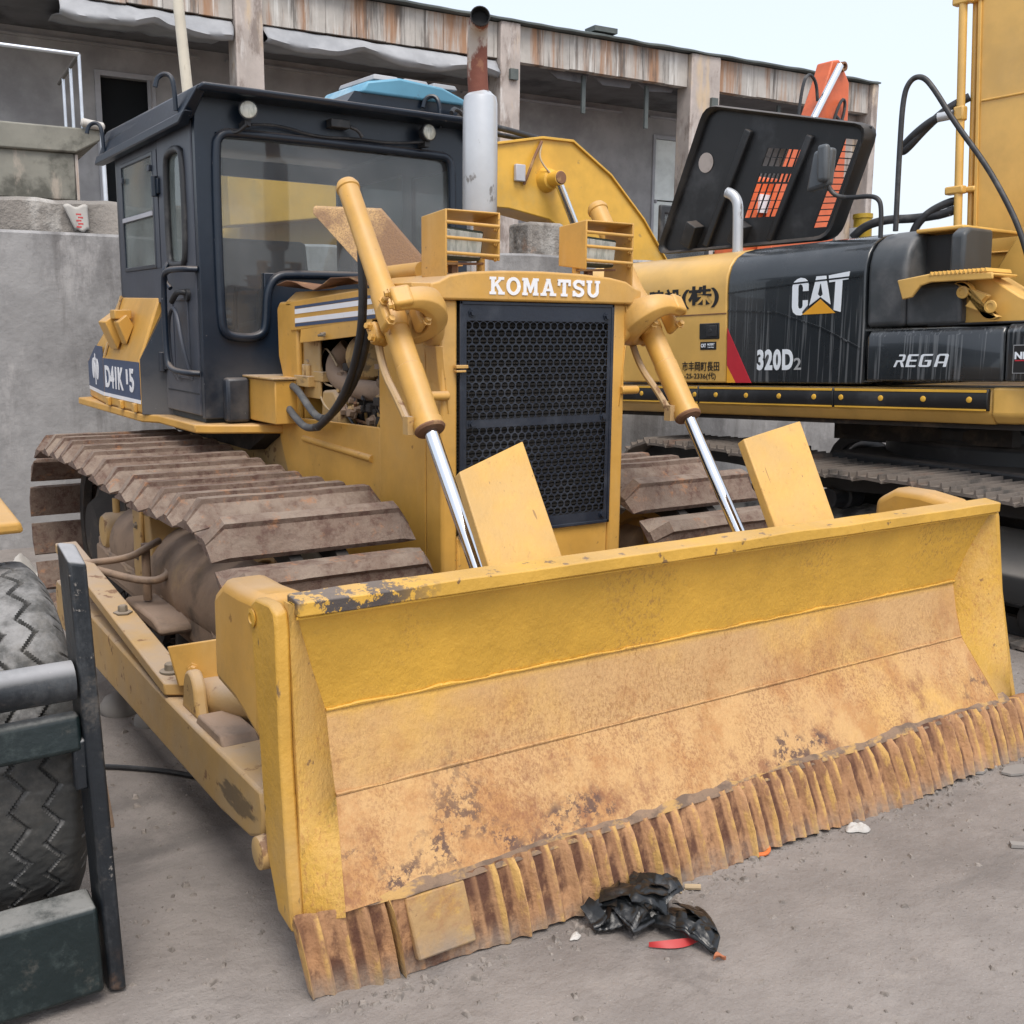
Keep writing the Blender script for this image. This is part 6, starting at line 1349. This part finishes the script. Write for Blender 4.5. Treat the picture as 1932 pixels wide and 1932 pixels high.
# ================================================================ orange excavator arm far behind
oe = thing('excavator', 'orange excavator with raised arm behind the black hood, in front of the building', 'excavator', (11.2, 10.8, 0.0))
OY = 10.5
m = MB(); m.prism([(11.98, 4.30), (12.15, 4.72), (12.30, 5.08), (12.36, 5.27), (12.50, 5.30), (12.60, 5.20), (12.74, 5.02), (12.76, 4.6), (12.75, 3.6), (12.5, 2.4), (11.7, 1.9), (11.2, 2.3), (11.6, 3.5)], 'y', OY, OY + .28); oa = m.build('arm', 'exc_orange', oe, bevel=.02)
m = MB(); m.cyl((11.80, OY - .1, 4.25), (12.40, OY - .1, 5.19), .05, n=16); m.build('arm_rod', 'chrome', oa)
m = MB(); m.lathe((12.52, OY, 5.2), (0, -1, 0), [(0, .07), (.08, .065), (.085, .04), (.05, .035)], 16); m.build('arm_pin', 'rusty_brown', oa)
for q in ([(12.3, OY - .06, 4.1), (12.36, OY - .08, 4.5), (12.52, OY - .08, 4.80), (12.62, OY - .06, 4.7), (12.52, OY - .05, 4.35), (12.45, OY - .04, 4.0)], [(12.40, OY - .06, 4.55), (12.5, OY - .1, 4.45), (12.46, OY - .06, 4.2)]):
    m = MB(); m.tube(q, .022, 8, 2); m.build('arm_hose', 'rubber', oa)
m = MB(); m.tube([(11.72, OY, 4.35), (11.78, OY, 4.9), (11.9, OY, 5.05), (12.05, OY, 4.95), (12.1, OY, 4.7)], .022, 8, 2); m.build('arm_hose', 'rubber', oa)
m = MB(); m.prism([(11.2, .8), (11.2, 3.5), (11.3, 3.7), (12.2, 3.7), (12.5, 3.2), (12.5, .8)], 'y', OY + .4, OY + 1.0); m.build('house', 'exc_orange', oe, bevel=.06, seg=3)
m = MB(); m.span((11.3, OY + .3, 0), (12.4, OY + 1.2, .75)); m.build('undercarriage', 'under_dark', oe, bevel=.05)
m = MB(); m.span((11.45, OY + .36, 3.2), (11.95, OY + .40, 3.45)); m.build('white_panel', 'decal_white', oe)
o2 = thing('excavator', 'orange excavator glimpsed between the black cowl and the tall yellow boom at the right', 'excavator', (13.2, 7.2, 0.0))
m = MB(); m.span((12.55, 7.0, .8), (13.6, 8.2, 2.95)); m.build('house', 'exc_orange', o2, bevel=.05)
m = MB(); m.span((12.7, 6.9, 0), (13.6, 8.4, .78)); m.build('undercarriage', 'under_dark', o2, bevel=.05)
m = MB(); m.cyl((11.75, 7.3, 2.98), (12.45, 7.3, 3.25), .07, n=14); m.lathe((12.45, 7.3, 3.25), (1, 0, .35), [(0, .07), (.02, .085), (.12, .085), (.14, .03), (.5, .028)], 16); m.build('boom_cylinder', 'exc_orange', o2)
# ================================================================ wheeled machine at the left edge
lm = thing('wheeled_machine', 'wheeled machine at the left edge with a black bar frame before its worn zigzag tyre', 'machine', (.1, 3.1, 0.0))
TX0, TX1, TYC, TZC, TR_ = .155, .520, 3.075, .465, .485
def tri(t): t %= 1; return 4 * abs(t - .5) - 1
ty = MB(); NU, NVv = 640, 80
def tyre_fn(a, c_):
    th = rad(60) + rad(230) * a; x = TX0 + (TX1 - TX0) * c_
    e = abs(c_ - .5) * 2; r = TR_ - .05 * max(0, e - .72) ** 2 / .08
    zig = .019 * tri(a * 230 / 11.5)
    for xk in (.195, .275, .355, .43):
        d = abs(x - xk - zig)
        if d < .0055: r -= .012 * min(1, (.0055 - d) / .002)
    if e > .86 and (a * 34 + .3 * math.sin(a * 90)) % 1 < .12: r -= .008
    r += .0025 * noise.noise((x * 40, th * 25, 0)) + .004 * noise.noise((x * 9, th * 6, 2))
    return (x, TYC + r * math.cos(th), TZC + r * math.sin(th))
ty.grid(tyre_fn, NU, NVv); tyre = ty.build('tyre', 'tyre', lm, angle=50)
tw = MB(); tw.lathe((TX1 - .003, TYC, TZC), (1, 0, 0), [(-.34, .28), (-.33, .44), (.002, .435), (.012, .41), (.015, .35), (.0, .28), (-.04, .25), (-.06, .1)], 60); tw.build('side_wall', 'tyre', tyre, angle=60)
hb = MB(); hb.cyl((-.3, TYC, TZC), (TX1 - .05, TYC, TZC), .12, n=20); hb.build('axle', 'loader_black', lm)
ps = MB(); ps.hexa([(.508, 2.462, .012), (.546, 2.455, .006), (.546, 2.57, .006), (.508, 2.58, .012), (.474, 2.465, 1.075), (.514, 2.462, 1.065), (.514, 2.57, 1.095), (.474, 2.58, 1.10)]); ps.build('frame_post', 'loader_black', lm, bevel=.008, seg=3)
b1 = MB(); b1.cyl((-.6, 2.50, .785), (.476, 2.50, .79), .046, n=28); b1.build('upper_bar', 'loader_black', lm)
b1 = MB(); b1.hexa([(-.6, 2.47, .615), (.485, 2.47, .625), (.485, 2.54, .625), (-.6, 2.54, .615), (-.6, 2.485, .70), (.485, 2.485, .71), (.485, 2.53, .71), (-.6, 2.53, .70)]); b1.build('channel_bar', 'loader_green', lm, bevel=.012, seg=3)
b1 = MB(); b1.hexa([(-.6, 2.45, .02), (.492, 2.43, .035), (.492, 2.56, .035), (-.6, 2.56, .02), (-.6, 2.47, .235), (.49, 2.45, .245), (.49, 2.555, .25), (-.6, 2.56, .24)]); lw = b1.build('lower_beam', 'loader_green', lm, bevel=.012, seg=3)
b1 = MB(); b1.box((.478, 2.49, .59), (.03, .03, .12)); b1.build('corner_gusset', 'loader_black', lm, bevel=.006)
b1 = MB(); b1.hexa([(.560, 2.60, .36), (.572, 2.60, .36), (.575, 2.63, .36), (.56, 2.63, .36), (.525, 2.58, .66), (.537, 2.58, .66), (.54, 2.61, .66), (.525, 2.61, .66)]); b1.build('hanging_strap', 'under_dust', lm, bevel=.003)
fe = MB(); fe.hexa([(-.5, 2.92, 1.05), (.475, 2.99, 1.05), (.475, 3.7, 1.10), (-.5, 3.7, 1.10), (-.5, 2.92, 1.09), (.465, 2.98, 1.085), (.465, 3.7, 1.14), (-.5, 3.7, 1.15)]); fe.build('fender', 'yellow', lm, bevel=.012, seg=3, label='yellow fender plate')
bo = MB(); bo.span((-1.2, 2.7, .5), (-.35, 4.6, 1.5)); bo.build('machine_body', 'yellow', lm, bevel=.03)
# ================================================================ litter and loose stones
def crumple(name, mname, loc, sx, sy, sz, seed, nu=54, nv=34, rot=0.0, shape=None):
    m = MB()
    def cellh(x, y, s):
        # ridged folds from nearest/second nearest points
        best = [9, 9]
        for k in range(18):
            r_ = random.Random(seed * 100 + k + s * 37); px, py = r_.uniform(-1.1, 1.1), r_.uniform(-1.1, 1.1)
            d = math.hypot(x - px, (y - py) * 1.4)
            if d < best[0]: best = [d, best[0]]
            elif d < best[1]: best[1] = d
        return best[1] - best[0]
    def fn(a, c_):
        th = 2 * math.pi * a; r = c_
        lob = 1 + .14 * math.sin(3 * th + seed) + .10 * math.sin(5 * th + 2 * seed) + .05 * noise.noise((math.cos(th) * 4, math.sin(th) * 4, seed))
        if shape: lob *= shape(th)
        x, y = r * lob * math.cos(th), r * lob * math.sin(th)
        h = (1 - r ** 2.6) * (.55 + .9 * cellh(x, y, 0)) + .28 * cellh(x * 2, y * 2, 1) * (r < .98)
        h += .06 * noise.noise((x * 7, y * 7, seed))
        h = max(0, h) if r < .97 else 0
        return (x * sx, y * sy, .004 + h * sz)
    m.grid(fn, nu, nv); me = m.mesh(name, True, 28)
    me.materials.append(MATS[mname])
    o = bpy.data.objects.new(name, me); col.objects.link(o)
    o.location = loc; o.rotation_euler = (0, 0, rot)
    return o
bag = thing('plastic_bag', 'crumpled black plastic bag lying on the ground before the blade', 'bag', (1.83, 1.95, 0))
def child(o, par):
    o.parent = par; o.matrix_parent_inverse = PARM[par.name].inverted(); return o
def folded(name, mname, loc, w, h, seed, nf, rot, zmax, par, n=120):
    r_ = random.Random(seed); g = np.stack(np.meshgrid(np.linspace(-w, w, n), np.linspace(-h, h, n), indexing='ij'), -1).reshape(-1, 2)
    P = np.concatenate([g, np.zeros((len(g), 1))], 1)
    P[:, 2] += [.010 * noise.noise((p[0] * 16, p[1] * 16, seed)) for p in g]
    for k in range(nf):
        an = r_.uniform(0, 6.283); d0 = np.array([math.cos(an), math.sin(an)])
        ext = (P[:, :2] @ d0); q = ext.min() + (ext.max() - ext.min()) * r_.uniform(.55, .82)
        th = rad(r_.uniform(115, 168)) ; d = ext - q
        t_ = np.clip(d / .014, 0, 1) * th * (d > 0)
        z0 = P[:, 2].copy(); dn = np.where(d > 0, d * np.cos(t_) - z0 * np.sin(t_) * .3, d); zn = np.where(d > 0, np.abs(d) * np.sin(t_) * .8 + np.abs(z0) * .6 + .005, z0)
        P[:, :2] += np.outer(dn - d, d0); P[:, 2] = zn
    c = P[:, :2].mean(0); P[:, :2] -= c
    P[:, 2] -= P[:, 2].min(); rr = np.hypot(P[:, 0] / np.abs(P[:, 0]).max(), P[:, 1] / np.abs(P[:, 1]).max())
    P[:, 2] = zmax * np.tanh(P[:, 2] / zmax) + .45 * zmax * np.clip(1 - rr ** 2, 0, 1) + .004
    P[:, 2] += np.clip(1 - rr ** 3, 0, 1) * np.array([.012 * abs(noise.noise((p[0] * 30, p[1] * 30, seed + 5))) for p in P])
    m = MB(); vs = [m.bm.verts.new(p) for p in P]
    for i in range(n - 1):
        for j in range(n - 1): m._f([vs[i * n + j], vs[(i + 1) * n + j], vs[(i + 1) * n + j + 1], vs[i * n + j + 1]])
    me = m.mesh(name, True, 32); me.materials.append(MATS[mname]); o = bpy.data.objects.new(name, me); col.objects.link(o)
    o.location = loc; o.rotation_euler = (0, 0, rot)
    if par is not None: child(o, par)
    return o
folded('bag_body', 'bag_plastic', (1.80, 2.03, 0), .235, .215, 31, 6, .9, .075, bag)
folded('bag_fold', 'bag_plastic', (1.76, 2.01, 0), .19, .17, 44, 5, 2.4, .06, bag)
folded('bag_flap', 'bag_plastic', (1.85, 2.04, 0), .19, .16, 52, 5, -.4, .085, bag)
folded('bag_tail', 'bag_plastic', (1.86, 1.905, 0), .13, .11, 5, 4, -.6, .06, bag)
rd = MB(); rd.grid(lambda a, c_: (1.73 + .125 * a, 1.905 - .052 * a - .020 * c_ * math.sin(math.pi * a), .006 + .014 * (1 - c_)), 14, 4); rd.build('red_lining', 'bag_red', bag, angle=80)
tag(crumple('paper_scrap', 'paper_white', (2.745, 2.045, 0), .042, .026, .022, 4, 40, 12, -.4), 'crushed white paper scrap on the ground near the middle of the ribbed edge', 'litter')
tag(crumple('paper_scrap', 'paper_white', (1.600, 2.05, 0), .020, .012, .010, 6, 24, 8, .4), 'tiny white paper scrap just left of the black bag', 'litter')
pl = MB(); pl.tube([(2.325, 2.115, .006), (2.335, 2.090, .010), (2.362, 2.080, .012), (2.388, 2.094, .016), (2.395, 2.120, .024)], [.008, .013, .010, .008, .005], 8, 2); tag(pl.build('orange_peel', 'peel_orange'), 'curl of orange peel against the ribbed edge', 'peel')
def leaf(name, mname, x, y, ang, ln, lab, cat):
    m = MB(); c_, s_ = math.cos(ang), math.sin(ang)
    def fn(a, b_):
        u = (a - .5) * ln; w_ = (b_ - .5) * ln * .55 * math.sin(math.pi * min(1, max(0, a * .96 + .02)))
        return (x + u * c_ - w_ * s_, y + u * s_ + w_ * c_, .006 + .010 * abs(b_ - .5) * 2 + .006 * math.sin(a * 5))
    m.grid(fn, 12, 4); return tag(m.build(name, mname, angle=80), lab, cat)
leaf('dry_leaf', 'leaf_brown', 1.848, 1.765, -.3, .036, 'small orange-brown leaf right of the black bag', 'leaf')
tw = MB(); tw.tube([(2.015, 2.075, .010), (2.05, 2.045, .012)], .0085, 8); tag(tw.build('wood_chip', 'twig'), 'short tan stick beside the black bag', 'stick')
tw = MB()
for q in ([(1.955, 2.06, .006), (1.985, 2.09, .012), (2.0, 2.11, .02)], [(1.985, 2.09, .012), (2.005, 2.065, .006)], [(1.985, 2.09, .012), (1.99, 2.06, .004)], [(1.99, 2.10, .012), (2.03, 2.19, .06), (2.06, 2.22, .14)]): tw.tube(q, .0025, 5, 1)
tag(tw.build('dry_root', 'twig'), 'wispy dry root and stalk behind the black bag', 'twig')
tw = MB(); tw.tube([(.99, 2.18, .006), (1.03, 2.19, .004), (1.12, 2.215, .004)], .0028, 6, 1); tag(tw.build('straw', 'twig'), 'thin straw lying by the near corner of the blade', 'straw')
for k, (x, y, a, s, lab) in enumerate(((3.62, 2.03, .3, .07, 'large'), (3.50, 2.10, -.5, .045, 'small'))):
    m = MB(); r_ = random.Random(k); pts = [(x + s * r_.uniform(.7, 1.2) * math.cos(t), y + s * .55 * r_.uniform(.7, 1.2) * math.sin(t)) for t in [i * .9 for i in range(7)]]
    m.prism(pts, 'z', .004, .012); tag(m.build('grey_shard', 'grey_scrap'), lab + ' flat grey shard on the ground near the far end of the blade', 'shard')
m = MB(); m.hexa([(3.05, 1.70, .003), (3.10, 1.66, .003), (3.12, 1.675, .003), (3.07, 1.72, .003), (3.05, 1.70, .014), (3.10, 1.66, .012), (3.12, 1.675, .012), (3.07, 1.72, .014)]); tag(m.build('wood_splinter', 'grey_scrap'), 'grey wood splinter on open ground at the right', 'splinter')
m = MB(); m.cyl((.425, 2.255, .009), (.43, 2.29, .009), .007, n=10); tag(m.build('cigarette_butt', 'paper_white'), 'white cigarette butt near the foot of the black frame post', 'butt')
hs = MB(); hs.tube([(.70, 3.90, .012), (.80, 3.86, .012), (.90, 3.78, .012), (1.02, 3.66, .012), (1.12, 3.5, .012)], .009, 8, 2); tag(hs.build('ground_cable', 'rubber'), 'black cable lying on the ground under the push arm', 'cable')
for k, (x, y, s) in enumerate(((1.02, 4.42, .085), (1.10, 4.22, .075))):
    m = MB(); m.lathe((x, y, 0), (.25 - .5 * k, -.2, 1), [(-.02, s * .9), (.01, s), (s * .5, s * .9), (s * .85, s * .55), (s, .01)], 22); tag(m.build('stone', 'grey_scrap', angle=80), ('larger' if k == 0 else 'smaller') + ' round grey lump on the ground behind the push arm', 'stone')
tag(crumple('white_rubbish', 'paper_white', (1.06, 6.95, 0), .16, .12, .16, 2, 50, 22), 'crumpled white rubbish on the ground behind the rear of the track', 'rubbish')
tag(crumple('white_rubbish', 'paper_white', (.92, 6.15, 0), .10, .07, .05, 7, 50, 22), 'flat white rubbish on the ground beside the rear of the track', 'rubbish')
# loose stones and grit
gv = MB(); r_ = random.Random(42)
for k in range(5700):
    if k >= 5200: x = r_.uniform(.93, 3.8); y = 2.10 - abs(r_.gauss(0, .05)) + max(0, 1.3 - x) * .12
    elif k < 3600: x, y = r_.uniform(-.3, 5.2), r_.uniform(.9, 2.9)
    else: x, y = r_.uniform(.5, 2.2), r_.uniform(2.1, 7.5)
    s = .0018 + .0075 * r_.random() ** 5
    if k > 3600: s *= 1.5
    a = r_.uniform(0, 6.28); c_, sn = math.cos(a), math.sin(a); e = r_.uniform(.6, 1.6)
    b0 = [(x + (c_ * u * e - sn * w_) * s, y + (sn * u * e + c_ * w_) * s, 0) for u, w_ in ((-1, -.7), (1, -.8), (.8, .8), (-.9, .7))]
    t0 = [(x + (c_ * u * e - sn * w_) * s * .55, y + (sn * u * e + c_ * w_) * s * .55, s * r_.uniform(.5, 1.1)) for u, w_ in ((-1, -.7), (1, -.8), (.8, .8), (-.9, .7))]
    gv.hexa(b0 + t0)
struct(gv.build('gravel', 'pebble', smooth=False), 'stuff')
